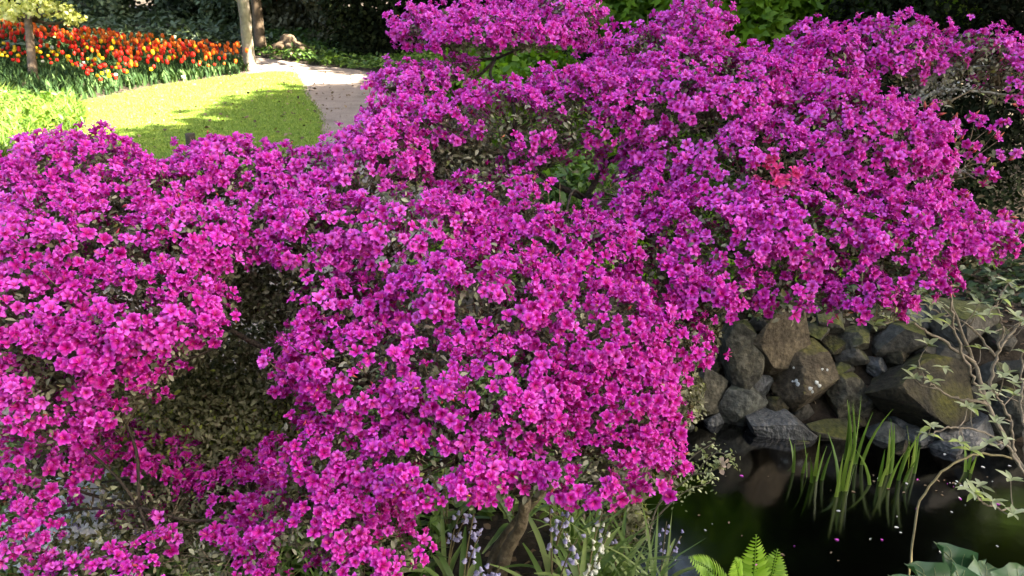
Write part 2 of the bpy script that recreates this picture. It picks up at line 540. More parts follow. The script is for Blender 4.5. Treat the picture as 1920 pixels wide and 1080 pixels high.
LAWN = np.array([(-3.95, 15.0), (-3.45, 13.6), (-3.04, 12.1), (-2.55, 10.7), (-2.23, 9.5), (-1.93, 8.2), (-2.2, 6.9), (-3.2, 6.6), (-4.3, 7.2), (-4.75, 8.3), (-4.95, 9.4), (-6.1, 11.4), (-5.72, 13.1), (-5.1, 14.1), (-4.4, 15.1)])
PATH = band([(-5.25, 15.85), (-4.6, 15.75), (-3.5, 15.0), (-2.6, 13.1), (-2.0, 10.8), (-1.5, 8.6), (-1.3, 6.6), (-1.5, 5.0), (-2.2, 3.5), (-4.0, 2.6), (-7, 2.2)], 1.8)
sheet('path', PATH, M['gravel'], .005, 'pale gravel path curving past the lawn', rag=.035, seed=3)
sheet('side_path', band([(-1.7, 5.9), (-3.2, 5.95), (-4.9, 6.7), (-7, 7.2), (-10, 7.2)], 1.0), M['gravel'], .010, 'pale gravel side path below the lawn', rag=.03, seed=5)
sheet('lawn', LAWN, M['lawn'], .018, 'mown green lawn between tulip bed and path', rag=.02, seed=7)

rng = np.random.default_rng(215)
xy = rng.uniform((-6, 6.5), (-.8, 15), (900, 2))
xy = xy[(poly_sd(xy[:, 0], xy[:, 1], LAWN) < 0) | (poly_sd(xy[:, 0], xy[:, 1], PATH) < -.1)]
V, F, A = tile_leaves(LEAF_ROUND, np.column_stack([xy, height(xy[:, 0], xy[:, 1]) + .045]), np.tile([0, 0, 1.], (len(xy), 1)), .045 * rng.uniform(.5, 1.2, len(xy)), rng, .4)
tag(link('fallen_leaves', make_mesh('fallen_leaves', V, F, M['litter'], A)), 'scattered brown fallen leaves on lawn and path', 'fallen leaves', kind='stuff')

# pond water
m, nt, b, out = mat_base('pond_water')
gl = N(nt, 'ShaderNodeBsdfGlossy'); gl.inputs['Roughness'].default_value = .1; gl.inputs[0].default_value = (.26, .26, .26, 1)
trn = N(nt, 'ShaderNodeBsdfTransparent'); trn.inputs[0].default_value = (.5, .39, .25, 1)
fr = N(nt, 'ShaderNodeFresnel'); fr.inputs[0].default_value = 1.33
nz = N(nt, 'ShaderNodeTexNoise'); nz.inputs['Scale'].default_value = 9
bp = N(nt, 'ShaderNodeBump'); bp.inputs['Strength'].default_value = .06; bp.inputs['Distance'].default_value = .01
tc = N(nt, 'ShaderNodeTexCoord')
nt.links.new(tc.outputs['Object'], nz.inputs['Vector'])
nt.links.new(nz.outputs['Fac'], bp.inputs['Height'])
nt.links.new(bp.outputs[0], gl.inputs['Normal']); nt.links.new(bp.outputs[0], fr.inputs['Normal'])
mx = N(nt, 'ShaderNodeMixShader')
nt.links.new(fr.outputs[0], mx.inputs[0]); nt.links.new(trn.outputs[0], mx.inputs[1]); nt.links.new(gl.outputs[0], mx.inputs[2])
nt.links.new(mx.outputs[0], out.inputs[0])
M['water'] = m
cc = POND.mean(0)
wp = cc + (POND - cc) * 1.12
V = np.column_stack([np.vstack([cc, wp]), np.full(len(wp) + 1, WATER)])
k = len(wp)
wf = np.array([[0, 1 + (j + 1) % k, 1 + j] for j in range(k)])
tag(link('pond_water', make_mesh('pond_water', V, [wf], m, smooth=False)), kind='structure', label='still dark pond water below the rocks')

# ------------------------------------------------------------------ foliage builders
def blob_points(c, r, n, rng, shell=.55, up=-1.0):
    "points through the outer shell of an uneven ellipsoid; returns points, outward normals"
    d = unit(rng.normal(size=(n, 3)))
    d = d[d[:, 2] > up]
    rad = rng.uniform(shell ** 3, 1, len(d)) ** (1 / 3)
    rad = rad * (1 + .16 * noise3(d * 1.0, 3.5, int(rng.integers(1e6))) + .1 * noise3(d, 8, int(rng.integers(1e6))))
    return np.asarray(c) + d * rad[:, None] * np.asarray(r), unit(d / np.asarray(r))

def crown_mesh(blobs, n, tpl, size, rng, jit=.8, shell=.5, clump=0):
    ps, ns = [], []
    tot = sum((r[0] * r[1] * r[2]) ** .667 for _, r in blobs)
    for c, r in blobs:
        m_ = max(20, int(n * (r[0] * r[1] * r[2]) ** .667 / tot))
        if clump:
            p, nn = blob_points(c, r, max(3, m_ // clump), rng, shell)
            p = np.repeat(p, clump, 0) + rng.normal(size=(len(p) * clump, 3)) * size * 1.1
            nn = np.repeat(nn, clump, 0)
        else:
            p, nn = blob_points(c, r, m_, rng, shell)
        ps.append(p); ns.append(nn)
    p, nn = np.vstack(ps), np.vstack(ns)
    nn = unit(nn * .6 + np.array([0, 0, .6]))
    g = np.clip(.5 + .35 * noise3(p, 2.2 / max(.2, np.mean(blobs[0][1])), 5) + rng.normal(size=len(p)) * .22, 0, 1)
    return tile_leaves(tpl, p, nn, size * rng.uniform(.6, 1.35, len(p)), rng, jit, g)

def limb_set(base, tops, r0, rng, sides=6, sag=.15):
    out = []
    for t in tops:
        t = np.asarray(t, float)
        mid = base * .5 + t * .5 + rng.normal(size=3) * sag * np.linalg.norm(t - base) * .35
        mid[2] -= sag * .4 * np.linalg.norm(t - base)
        out.append(tube(smooth_path([base, mid, t], 8), r0, r0 * .25, sides, .08, rng))
    return out

def make_tree(name, label, base, fork, r0, r1, blobs, leaf, size, n, bark, seed, cat='tree', group=None, tpl=KITE, clump=0, mids=None, extra_limbs=()):
    rng = np.random.default_rng(seed)
    t = empty(name, base, label, cat, group)
    pts = [np.asarray(base) - np.array([0, 0, .1])] + [np.asarray(q) for q in (mids or [])] + [np.asarray(fork)]
    path = smooth_path(pts, 14)
    rad = np.linspace(r0, r1, 14); rad[:2] *= (1.35, 1.12)
    V, F = tube(path, rad, 0, 10, .05, rng)
    child('trunk', t, V, F, bark)
    for (V, F) in limb_set(np.asarray(fork, float) - np.array([0, 0, .05]), [np.asarray(c, float) for c, r in blobs[:7]], r1 * .8, rng):
        child('limb', t, V, F, bark)
    for pth, a, b2 in extra_limbs:
        V, F = tube(smooth_path(pth, 10), a, b2, 7, .06, rng)
        child('limb', t, V, F, bark)
    V, F, A = crown_mesh(blobs, n, tpl, size, rng, clump=clump)
    child('crown', t, V, F, leaf, A)
    return t

def make_shrub(name, label, base, blobs, leaf, size, n, seed, group=None, tpl=KITE, bark=None, clump=0, cat='shrub', nstem=6, jit=.8):
    rng = np.random.default_rng(seed)
    base = np.asarray(base, float)
    t = empty(name, base, label, cat, group)
    for k in range(nstem):
        c, r = blobs[k % len(blobs)]
        tip = np.asarray(c) + rng.normal(size=3) * np.asarray(r) * .35
        b0 = base + np.array([rng.normal() * .05, rng.normal() * .05, -.06])
        mid = b0 * .5 + tip * .5 + rng.normal(size=3) * .08 * np.linalg.norm(tip - b0)
        V, F = tube(smooth_path([b0, mid, tip], 7), max(.012, size * .12), .006, 5, .05, rng)
        child('stem', t, V, F, bark or M['bark_dark'])
    V, F, A = crown_mesh(blobs, n, tpl, size, rng, clump=clump, jit=jit)
    child('foliage', t, V, F, leaf, A)
    return t

def gz(x, y):
    return float(height(np.array(x), np.array(y)))

# ------------------------------------------------------------------ trees that stand outside the frame and shade the bush
def big_tree(name, label, bx, by, hc, blobs, seed, n=26000):
    b0 = np.array([bx, by, gz(bx, by)])
    make_tree(name, label, b0, (bx - .3, by + .1, hc), .32, .2, blobs, M['cover_leaf'], .3, n, M['bark_brown'], seed, group='tall trees to the right of the pond')

big_tree('broadleaf_tree', 'tall broadleaf tree on the bank right of the pond', 7.5, 1.5, 4.5,
         [((6.6, 1.5, 7.5), (3.2, 3.0, 2.4)), ((5.3, 3.2, 8.6), (2.2, 2.4, 1.6)), ((8.5, 3.0, 8.5), (3, 3, 2.4)), ((5.5, -1.0, 8.2), (2.6, 2.6, 2.0)), ((6.5, 1.5, 10.2), (2.8, 3, 1.8)), ((9.5, -.5, 7.0), (2.5, 2.5, 2.4))], 301)
big_tree('broadleaf_tree', 'tall broadleaf tree behind the yew, spreading toward the lawn', 8.6, 8.2, 4.5,
         [((7.4, 7.6, 7.6), (3.2, 3.2, 2.4)), ((6.0, 6.5, 8.4), (2.0, 2.2, 1.7)), ((7.9, 9.4, 8.6), (2.4, 2.3, 1.8)), ((9.2, 6.4, 8.6), (3, 3, 2.2)), ((8.5, 8.0, 10.4), (2.7, 2.8, 1.8)), ((9.8, 10.2, 7.2), (2.6, 2.6, 2.3)), ((5.2, 8.3, 6.8), (1.6, 1.6, 1.3))], 302)
big_tree('broadleaf_tree', 'tall broadleaf tree deep in the wood beyond the path', 6.4, 15.5, 4.0,
         [((5.6, 14.6, 7.2), (2.9, 3.0, 2.4)), ((8.0, 12.2, 8.2), (2.6, 2.6, 2.2)), ((5.4, 16.8, 7.6), (2.8, 2.8, 2.2)), ((3.8, 15.4, 6.0), (2.0, 2.2, 1.6)), ((7.5, 17, 9), (2.6, 2.8, 2.2))], 303, 20000)

big_tree('broadleaf_tree', 'tall broadleaf tree beyond the path shading the wood floor', 1.8, 19.0, 4.5,  # unseen tree added to keep sun off the wood floor
         [((.6, 18.6, 7.0), (2.4, 2.0, 1.6)), ((-1.8, 17.8, 7.2), (2.2, 1.7, 1.4)), ((-3.6, 17.6, 7.6), (1.8, 1.5, 1.3)), ((2.6, 19.8, 7.6), (2.2, 2, 1.8)), ((-1.0, 19.6, 8.4), (2.2, 1.8, 1.6)), ((-3.2, 19.8, 7.2), (2.0, 1.7, 1.4)), ((-5.6, 18.6, 7.2), (1.8, 1.6, 1.3))], 304, 17000)
for k, (x, y) in enumerate([(-6.5, -7.5), (-1.5, -8.5), (3.5, -7.5)]):  # unseen trees added to block low sky light from behind the camera
    rng = np.random.default_rng(310 + k)
    bl = [((x + rng.uniform(-1.6, 1.6), y + rng.uniform(-1.2, 1.2), z), (2.6, 2.2, 1.5)) for z in np.linspace(1.8, 8.5, 7)]
    make_tree('hedge_tree', ['dense leafy tree at the left end of the row behind the viewpoint', 'dense leafy tree in the middle of the row behind the viewpoint', 'dense leafy tree at the right end of the row behind the viewpoint'][k], (x, y, gz(x, y)), (x, y, 4.5), .25, .15, bl, M['mid_leaf'], .3, 9000, M['bark_brown'], 320 + k, group='trees behind the viewpoint')

# ------------------------------------------------------------------ woodland behind
def back_blobs(px, py, w, h, t, k, rng, depth=.7):
    out = []
    for _ in range(k):
        c = P(px + rng.uniform(-.5, .5) * w, py + rng.uniform(-.5, .5) * h, t + rng.uniform(-.4, .4) * depth)
        r = rng.uniform(.22, .36) * w * t / F_PX
        out.append((c, (r, r * .9, r * .8)))
    return out

rr = np.random.default_rng(5)
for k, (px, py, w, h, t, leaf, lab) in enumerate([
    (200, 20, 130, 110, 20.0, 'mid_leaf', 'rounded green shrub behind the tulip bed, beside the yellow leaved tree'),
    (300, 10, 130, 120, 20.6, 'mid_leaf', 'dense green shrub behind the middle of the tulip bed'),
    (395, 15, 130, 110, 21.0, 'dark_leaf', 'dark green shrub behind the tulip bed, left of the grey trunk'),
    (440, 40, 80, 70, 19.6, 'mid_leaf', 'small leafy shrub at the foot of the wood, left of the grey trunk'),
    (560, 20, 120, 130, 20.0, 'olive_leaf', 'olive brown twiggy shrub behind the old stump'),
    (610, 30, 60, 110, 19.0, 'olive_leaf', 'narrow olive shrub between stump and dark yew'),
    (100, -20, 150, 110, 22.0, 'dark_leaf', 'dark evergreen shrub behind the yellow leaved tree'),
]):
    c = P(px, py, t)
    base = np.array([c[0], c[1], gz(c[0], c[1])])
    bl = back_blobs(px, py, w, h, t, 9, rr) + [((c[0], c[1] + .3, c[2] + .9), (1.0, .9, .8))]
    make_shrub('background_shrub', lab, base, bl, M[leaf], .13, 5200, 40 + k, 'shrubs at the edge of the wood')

# dark yews
def yew(label, px, t, w, top, n, seed, leaf='dark_leaf', size=.1, bottom=None):
    rng = np.random.default_rng(seed)
    y = (t - .25 * sp) / cp
    x = (px - 960) / F_PX * t
    base = np.array([x, y, gz(x, y)])
    bl = []
    for z in np.linspace(.35, top, 7):
        for _ in range(3):
            ww = w * (1 - .45 * z / top)
            bl.append((base + np.array([rng.uniform(-.5, .5) * ww, rng.uniform(-.4, .4) * ww, z]), (ww * .55, ww * .5, top / 8)))
    return make_shrub('yew', label, base, bl, M[leaf], size, n, seed, 'dark yews', nstem=7)

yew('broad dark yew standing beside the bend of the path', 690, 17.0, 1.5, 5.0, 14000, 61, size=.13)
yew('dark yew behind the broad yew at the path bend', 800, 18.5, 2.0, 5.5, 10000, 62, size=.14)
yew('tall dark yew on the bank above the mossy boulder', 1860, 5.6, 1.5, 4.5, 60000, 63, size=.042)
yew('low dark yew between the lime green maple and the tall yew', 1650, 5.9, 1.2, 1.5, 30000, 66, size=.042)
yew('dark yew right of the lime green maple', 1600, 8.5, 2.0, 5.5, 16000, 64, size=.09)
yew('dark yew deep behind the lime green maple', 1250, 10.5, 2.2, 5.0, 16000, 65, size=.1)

# far tree line closing the garden
for k, (x, y, h) in enumerate([(-19, 25, 8), (-14, 27, 9), (-10, 25, 8), (-6.2, 26, 9), (-2, 25, 8), (2.5, 24, 9), (7, 25, 9), (11, 22, 9), (13, 16, 9), (-24, 21, 8)]):
    rng = np.random.default_rng(80 + k)
    b0 = np.array([x, y, gz(x, y)])
    bl = [(b0 + np.array([rng.uniform(-1.2, 1.2), rng.uniform(-1, 1), z]), (2.6, 2.2, 1.5)) for z in np.linspace(1.2, h, 6)]
    make_tree('woodland_tree', 'dark leafy tree in the wood far behind the garden', b0, b0 + np.array([0, 0, h * .6]), .25, .15, bl, M['dark_leaf' if k % 2 else 'mid_leaf'], .38, 7000, M['bark_dark'], 90 + k, group='woodland trees far behind')

# grey trunk tree and the brown trunk behind it
b0 = PZ(470, 136, 0); b0[2] = gz(b0[0], b0[1])
make_tree('grey_tree', 'tree with smooth grey trunk standing at the end of the tulip bed', b0, b0 + np.array([.12, .1, 3.6]), .105, .085,
          [(b0 + np.array(q), (1.5, 1.4, 1.0)) for q in [(0, 0, 6.4), (2.2, -1.2, 6.6), (1.2, -3.2, 6.9), (3.4, .6, 6.4), (-1.0, -1.6, 7.0), (1.2, -1.6, 7.6), (-.6, -3.6, 7.3), (3.2, -3.0, 6.5), (4.0, -1.4, 6.4), (2.4, -4.4, 6.6), (4.6, -.2, 6.2), (.6, 1.4, 6.6)]], M['mid_leaf'], .2, 13000, M['bark_grey'], 110,  # crown spread sideways, out of view, to shade the tulip bed
          mids=[b0 + np.array([.02, 0, 1.0]), b0 + np.array([.03, 0, 2.0])],
          extra_limbs=[([b0 + np.array([.0, 0, 1.16]), b0 + np.array([-.16, 0, 1.32]), b0 + np.array([-.3, .05, 1.52]), b0 + np.array([-.55, .1, 2.3])], .045, .02)])
b1 = P(490, 100, 17.0); b1[2] = gz(b1[0], b1[1])
make_tree('brown_tree', 'tree with darker brown trunk just behind the grey trunk', b1, b1 + np.array([-.05, .2, 4]), .11, .085,
          [(b1 + np.array(q), (1.2, 1.1, .9)) for q in [(0, 0, 5), (-1, .3, 4.9), (1, .4, 5.2), (.2, -.5, 6)]], M['mid_leaf'], .15, 4000, M['bark_brown'], 111)

# young tree with yellow leaves, upper left
b0 = PZ(62, 155, 0.12); b0[2] = gz(b0[0], b0[1])
blobs = [(P(x, y, t), (r, r, r * .55)) for x, y, t, r in [(20, 22, 13.2, .28), (70, 8, 13.0, .3), (115, 20, 13.2, .26), (140, 35, 13.3, .18), (-30, 5, 13.4, .4), (50, -40, 13.4, .5), (130, -30, 13.2, .4), (-60, -60, 13.6, .5), (60, -120, 13.6, .6)]]
make_tree('young_tree', 'small tree with pale yellow leaves among the tulips', b0, P(52, 30, 13.3), .075, .055, blobs, M['yellow_leaf'], .065, 4000, M['bark_brown'], 112, tpl=LEAF_ROUND)

# old stump with roots
s0 = P(540, 100, 17.2); s0[2] = gz(s0[0], s0[1])
st = empty('tree_stump', s0, 'old brown tree stump with spreading roots beside the path', 'stump')
rng = np.random.default_rng(7)
V, F = tube(smooth_path([s0 + np.array([.0, 0, -.1]), s0 + np.array([.02, 0, .12]), s0 + np.array([.05, 0, .26]), s0 + np.array([.06, .02, .34])], 9), np.array([.3, .26, .22, .19, .17, .16, .15, .13, .09]), 0, 12, .12, rng)
child('stump_body', st, V, F, M['bark_brown'])
for a in (-2.8, -2.0, -1.2, -.4, .3, 1.4):
    d = np.array([math.cos(a), math.sin(a), 0])
    V, F = tube(smooth_path([s0 + d * .1 + np.array([0, 0, .16]), s0 + d * .35 + np.array([0, 0, .08]), s0 + d * .6 + np.array([0, 0, -.04])], 8), .085, .03, 7, .1, rng)
    child('root', st, V, F, M['bark_brown'])

# ------------------------------------------------------------------ ground cover (uncountable)
def cover(name, label, poly, n, tpl, size, mat, seed, lift=(.02, .16), jit=.5, avoid=None):
    rng = np.random.default_rng(seed)
    poly = np.asarray(poly, float)
    lo, hi = poly.min(0), poly.max(0)
    xy = rng.uniform(lo, hi, (n, 2))
    ok = poly_sd(xy[:, 0], xy[:, 1], poly) < 0
    for a in (avoid or []):
        ok &= poly_sd(xy[:, 0], xy[:, 1], a) > .03
    xy = xy[ok]
    z = height(xy[:, 0], xy[:, 1])
    p3 = np.column_stack([xy, z])
    lump = .5 + .5 * noise3(p3, 3.0, seed)
    p = p3 + np.column_stack([np.zeros((len(xy), 2)), rng.uniform(lift[0], lift[1], len(xy)) * (.4 + .8 * np.clip(lump, 0, 1))])
    V, F, A = tile_leaves(tpl, p, np.tile([0, 0, 1.], (len(p), 1)), size * rng.uniform(.6, 1.3, len(p)), rng, jit, np.clip(.5 + .3 * noise3(p3, 4, seed + 3) + .2 * rng.normal(size=len(p)), 0, 1))
    return tag(link(name, make_mesh(name, V, F, mat, A)), label, 'ground cover', kind='stuff')

def blades(name, label, pts, h, w, mat, seed, lean=.35, cat='grass', segs=3):
    "curved grass blades rooted at pts"
    rng = np.random.default_rng(seed)
    n = len(pts)
    a = rng.uniform(0, 2 * np.pi, n)
    d = np.column_stack([np.cos(a), np.sin(a), np.zeros(n)])
    s = np.column_stack([-np.sin(a), np.cos(a), np.zeros(n)])
    hh = h * rng.uniform(.6, 1.25, n); ln = lean * hh * rng.uniform(.3, 1.6, n)
    V = np.zeros((n, 2 * segs + 1, 3))
    for k in range(segs):
        u = k / segs
        c = pts + d * (ln * u * u)[:, None] + np.array([0, 0, 1.]) * (hh * (u - .18 * u * u))[:, None]
        ww = w * (1 - .55 * u) * .5
        V[:, 2 * k] = c - s * ww; V[:, 2 * k + 1] = c + s * ww
    V[:, -1] = pts + d * ln[:, None] * 1.15 + np.array([0, 0, 1.]) * (hh * .82)[:, None]
    off = (np.arange(n) * (2 * segs + 1))[:, None]
    q = np.vstack([off + np.array([2 * k, 2 * k + 1, 2 * k + 3, 2 * k + 2]) for k in range(segs - 1)])
    t = off + np.array([2 * segs - 2, 2 * segs - 1, 2 * segs])
    A = {'rnd': np.repeat(rng.uniform(0, 1, n), 2 * segs + 1)}
    me = make_mesh(name, V.reshape(-1, 3), [q, t], mat, A)
    return tag(link(name, me), label, cat, kind='stuff')

cover('ivy_cover', 'low green ground cover along the far side of the path', [(-5.5, 17.2), (-4.6, 16.6), (-2.6, 15.6), (-1.4, 14.2), (-.9, 12), (3, 11), (4, 19), (-6, 21)], 24000, LEAF, .11, M['cover_leaf'], 201, avoid=[PATH])
cover('woodland_cover', 'low mixed green plants on the wood floor behind the tulips', [(-14, 14), (-9, 14.5), (-6.5, 17.3), (-4.8, 18.5), (-5, 23), (-18, 23)], 16000, LEAF, .16, M['mid_leaf'], 202, lift=(.02, .25), avoid=[PATH])
cover('leafy_cover', 'bright green ground cover right of the path behind the azalea', [(-.7, 14), (-.35, 10.5), (-.2, 8), (-.3, 6), (-.6, 4.6), (.6, 4.3), (3.2, 5), (4, 11), (2, 13.5)], 26000, LEAF, .09, M['lime_leaf'], 203, lift=(.02, .22))
cover('leaf_litter', 'brown fallen leaves on the bank under the azalea', [(-1.6, 1.6), (1.0, 1.6), (.9, 2.3), (1.1, 4.1), (3.8, 4.0), (5, 5.8), (0, 5), (-1.2, 3.2)], 9000, LEAF_ROUND, .035, M['litter'], 204, lift=(.004, .014), jit=.35)

# lawn blades
rng = np.random.default_rng(210)
xy = rng.uniform(LAWN.min(0) - .05, LAWN.max(0) + .05, (150000, 2))
sd = poly_sd(xy[:, 0], xy[:, 1], LAWN)
xy = xy[sd < rng.normal(0, .035, len(sd))]
pts = np.column_stack([xy, height(xy[:, 0], xy[:, 1]) + .01])
blades('lawn_grass', 'short mown grass of the lawn', pts, .035, .007, M['lawn_blade'], 211, .6, segs=2)
# sunlit verge
VERGE = np.array([(-4.55, 6.9), (-4.8, 8.2), (-5.0, 9.5), (-5.7, 10.7), (-6.4, 11.2), (-9.5, 12.0), (-10.5, 9), (-7.5, 7.3), (-5.5, 7.3)])
xy = rng.uniform(VERGE.min(0), VERGE.max(0), (30000, 2))
sd = poly_sd(xy[:, 0], xy[:, 1], VERGE)
p3 = np.column_stack([xy, np.zeros(len(xy))])
xy = xy[(sd < 0) & (noise3(p3, 3.5, 8) > -.75)][:17000]
pts = np.column_stack([xy, height(xy[:, 0], xy[:, 1])])
blades('verge_grass', 'tall tufted grass and daylily leaves in the sun left of the lawn', pts, .3, .02, M['grass_leaf'], 212, .7)
cover('verge_cover', 'yellow green leafy ground cover in the sun left of the lawn', VERGE, 12000, LEAF, .08, M['grass_leaf'], 213, lift=(.05, .3))

# ------------------------------------------------------------------ tulip bed
def tulip_mesh(name, mat, rng):
    "stem, two leaves and a cup of six petals"
    h = rng.uniform(.32, .42)
    parts, mi = [], []
    V, F = tube(smooth_path([(0, 0, -.03), (.01, 0, h * .5), (.0, .01, h)], 4), .006, .005, 4)
    parts.append((V, F, {'rnd': np.full(len(V), .5)}))
    for s in (0, 1):
        a = rng.uniform(0, 6.28)
        n = np.array([[math.cos(a), math.sin(a), .35]])
        rot = rot_frames(n, np.zeros(1))
        V, F = tile(leaf_tpl(.14, .5, .25)[0], leaf_tpl(.14, .5, .25)[1], np.array([[0, 0, .02]]), rot, np.array([.26]))
        parts.append((V, F, {'rnd': np.full(len(V), rng.uniform(0, 1))}))
    Vg, Fg, Ag = merge(parts)
    ng = sum(len(f) for f in Fg)
    rows = [(0, .008, 0), (.35, .036, .022), (.7, .038, .06), (1, .026, .092)]
    Vp, q = [], []
    for k in range(6):
        a0 = k * math.pi / 3 + rng.normal() * .08
        b0 = len(Vp)
        for u, r_, z in rows:
            r_ = r_ * (1.0 if k % 2 else .93)
            wd = (.25, .62, .6, .18)[rows.index((u, r_ / (1.0 if k % 2 else .93), z))] if False else {0: .25, .35: .62, .7: .6, 1: .16}[u]
            for s in (-1, 0, 1):
                Vp.append([r_ * math.cos(a0 + s * wd), r_ * math.sin(a0 + s * wd), h - .004 + z * 1.1])
        for i_ in range(3):
            for j_ in range(2):
                q.append([b0 + i_ * 3 + j_, b0 + i_ * 3 + j_ + 1, b0 + i_ * 3 + j_ + 4, b0 + i_ * 3 + j_ + 3])
    Vp = np.array(Vp) * np.array([1.2, 1.2, 1])
    A = {'rnd': np.concatenate([Ag['rnd'], rng.uniform(.0, 1, 6).repeat(12)])}
    return np.vstack([Vg, Vp]), Fg, np.array(q) + len(Vg), A, ng

def tulip_me(name, mat, rng):
    V, Fg, q, A, ng = tulip_mesh(name, mat, rng)
    quads = [f for f in Fg if f.shape[1] == 4]; tris = [f for f in Fg if f.shape[1] == 3]
    fs = quads + tris + [q]
    mi = np.concatenate([np.zeros(sum(len(f) for f in quads + tris), int), np.ones(len(q), int)])
    return make_mesh(name, V, fs, [M['tulip_leaf'], mat], A, mi=mi), (V, quads + tris, q, A)

rng = np.random.default_rng(220)
TUL = {c: [tulip_me('tulip', M[c], rng) for _ in range(3)] for c in ('red', 'orange', 'yellow', 'white')}
cand = np.column_stack([rng.uniform(-13, -3.6, 16000), rng.uniform(10.5, 21, 16000)])
cz = height(cand[:, 0], cand[:, 1])
ux, uy, ut = proj(np.column_stack([cand, cz + .24]))
TP = np.array([(-60, 62), (0, 42), (90, 62), (180, 66), (250, 78), (350, 88), (462, 98), (468, 122), (400, 132), (345, 150), (255, 172), (215, 150), (170, 140), (110, 112), (0, 108), (-60, 112)], float)
BED = np.array([(-6.25, 11.45), (-5.85, 13.1), (-5.2, 14.15), (-4.75, 15.0), (-5.1, 15.9), (-8, 17.4), (-13, 19), (-13, 12.5), (-9, 12)])
ok = (poly_sd(ux, uy, TP) < 0) & (poly_sd(cand[:, 0], cand[:, 1], BED) < -.05)
cand, cz, ux, uy, ut = cand[ok], cz[ok], ux[ok], uy[ok], ut[ok]
keep = []
for k in range(len(cand)):                       # plants keep their distance
    if all(np.hypot(*(cand[k] - cand[j])) > .085 for j in keep):
        keep.append(k)
keep = np.array(keep)
order = keep[np.argsort(ut[keep])]
n_t = 0
rest = {c: [] for c in TUL}
for k in order:
    # bands: orange at the back and at the path end, red in the middle, yellow scattered to the front
    top = np.interp(ux[k], [0, 90, 180, 250, 350, 462], [42, 62, 66, 78, 88, 98])
    bot = np.interp(ux[k], [0, 110, 170, 215, 255, 345, 400, 468], [108, 112, 140, 150, 172, 150, 132, 122])
    v = (uy[k] - top) / max(bot - top, 1) + rng.normal() * .1
    u = rng.uniform()
    if ux[k] > 370: c = 'orange' if u < .8 else 'red'
    elif v < .28: c = 'orange' if u < .75 else 'red'
    elif v < .62: c = 'red' if u < .82 else ('yellow' if u < .9 else 'orange')
    else: c = 'red' if u < .5 else ('yellow' if u < .93 else 'white')
    if v > .45 and rng.uniform() < .4: continue
    shrt = .68 if v > .6 else 1.0
    if n_t < 300:
        o = link('tulip', TUL[c][int(rng.integers(3))][0], loc=(cand[k, 0], cand[k, 1], cz[k]))
        o.rotation_euler = (rng.normal() * .1, rng.normal() * .1, rng.uniform(0, 6.28))
        sc = rng.uniform(.48, .7); o.scale = (sc, sc, sc * rng.uniform(1.15, 1.45) * shrt)
        where = {'red': 'red tulip with upright cup in the long tulip bed', 'orange': 'orange tulip with upright cup in the long tulip bed', 'yellow': 'yellow tulip with upright cup in the long tulip bed', 'white': 'white tulip at the edge of the long tulip bed'}[c]
        tag(o, where, 'tulip', c + ' tulips in the bed')
        n_t += 1
    else:
        rest[c].append(k)
parts = []
for c, ks in rest.items():
    if not ks: continue
    V0, fg, q, A = TUL[c][0][1]
    pos = np.column_stack([cand[ks], cz[ks]])
    rot = rot_frames(np.tile([0, 0, 1.], (len(ks), 1)) + rng.normal(size=(len(ks), 3)) * .1, rng=rng)
    V, F = tile(V0, fg + [q], pos, rot, rng.uniform(.48, .7, (len(ks), 1)) * np.array([1, 1, 1.3]))
    nf = sum(len(f) for f in F)
    mi = np.concatenate([np.full(len(f), 1 if j == len(F) - 1 else 0) for j, f in enumerate(F)])
    me = make_mesh('tulips_far', V, F, [M['tulip_leaf'], M[c]], {'rnd': np.tile(A['rnd'], len(ks))}, mi=mi)
    tag(link('far_tulips', me), 'mass of %s tulips at the back of the bed' % c, 'tulips', kind='stuff')
# leaves that fill the bed between the flowers
BED = np.array([(-6.25, 11.45), (-5.85, 13.1), (-5.2, 14.15), (-4.75, 15.0), (-5.1, 15.9), (-8, 17.4), (-13, 19), (-13, 12.5), (-9, 12)])
xy = rng.uniform(BED.min(0), BED.max(0), (26000, 2))
xy = xy[poly_sd(xy[:, 0], xy[:, 1], BED) < 0][:13000]
blades('tulip_foliage', 'upright grey green tulip leaves filling the long bed', np.column_stack([xy, height(xy[:, 0], xy[:, 1])]), .2, .035, M['tulip_leaf'], 221, .35, cat='leaves')
# pale stone slab, plant markers, dark post
def box_mesh(name, c, s, mat, bev=.15, seed=0):
    import bmesh
    bm = bmesh.new()
    bmesh.ops.create_cube(bm, size=1)
    rg = random.Random(seed)
    for v in bm.verts:
        v.co = Vector((v.co.x * s[0] * rg.uniform(.9, 1.05), v.co.y * s[1] * rg.uniform(.9, 1.05), v.co.z * s[2] * rg.uniform(.92, 1.05)))
    bmesh.ops.bevel(bm, geom=list(bm.edges), offset=min(s) * bev, segments=2, affect='EDGES')
    me = bpy.data.meshes.new(name); bm.to_mesh(me); bm.free(); me.materials.append(mat)
    return link(name, me, loc=c)
M['slab'] = noise_mat('slab_stone', [(.3, (.35, .33, .3)), (.7, (.55, .53, .5))], 12, .9, .3)
c = P(252, 95, 15.6)
tag(box_mesh('stone_slab', (c[0], c[1], c[2] - .1), (.5, .3, .34), M['slab'], seed=4), 'pale flat topped stone block standing among the red tulips', 'stone')
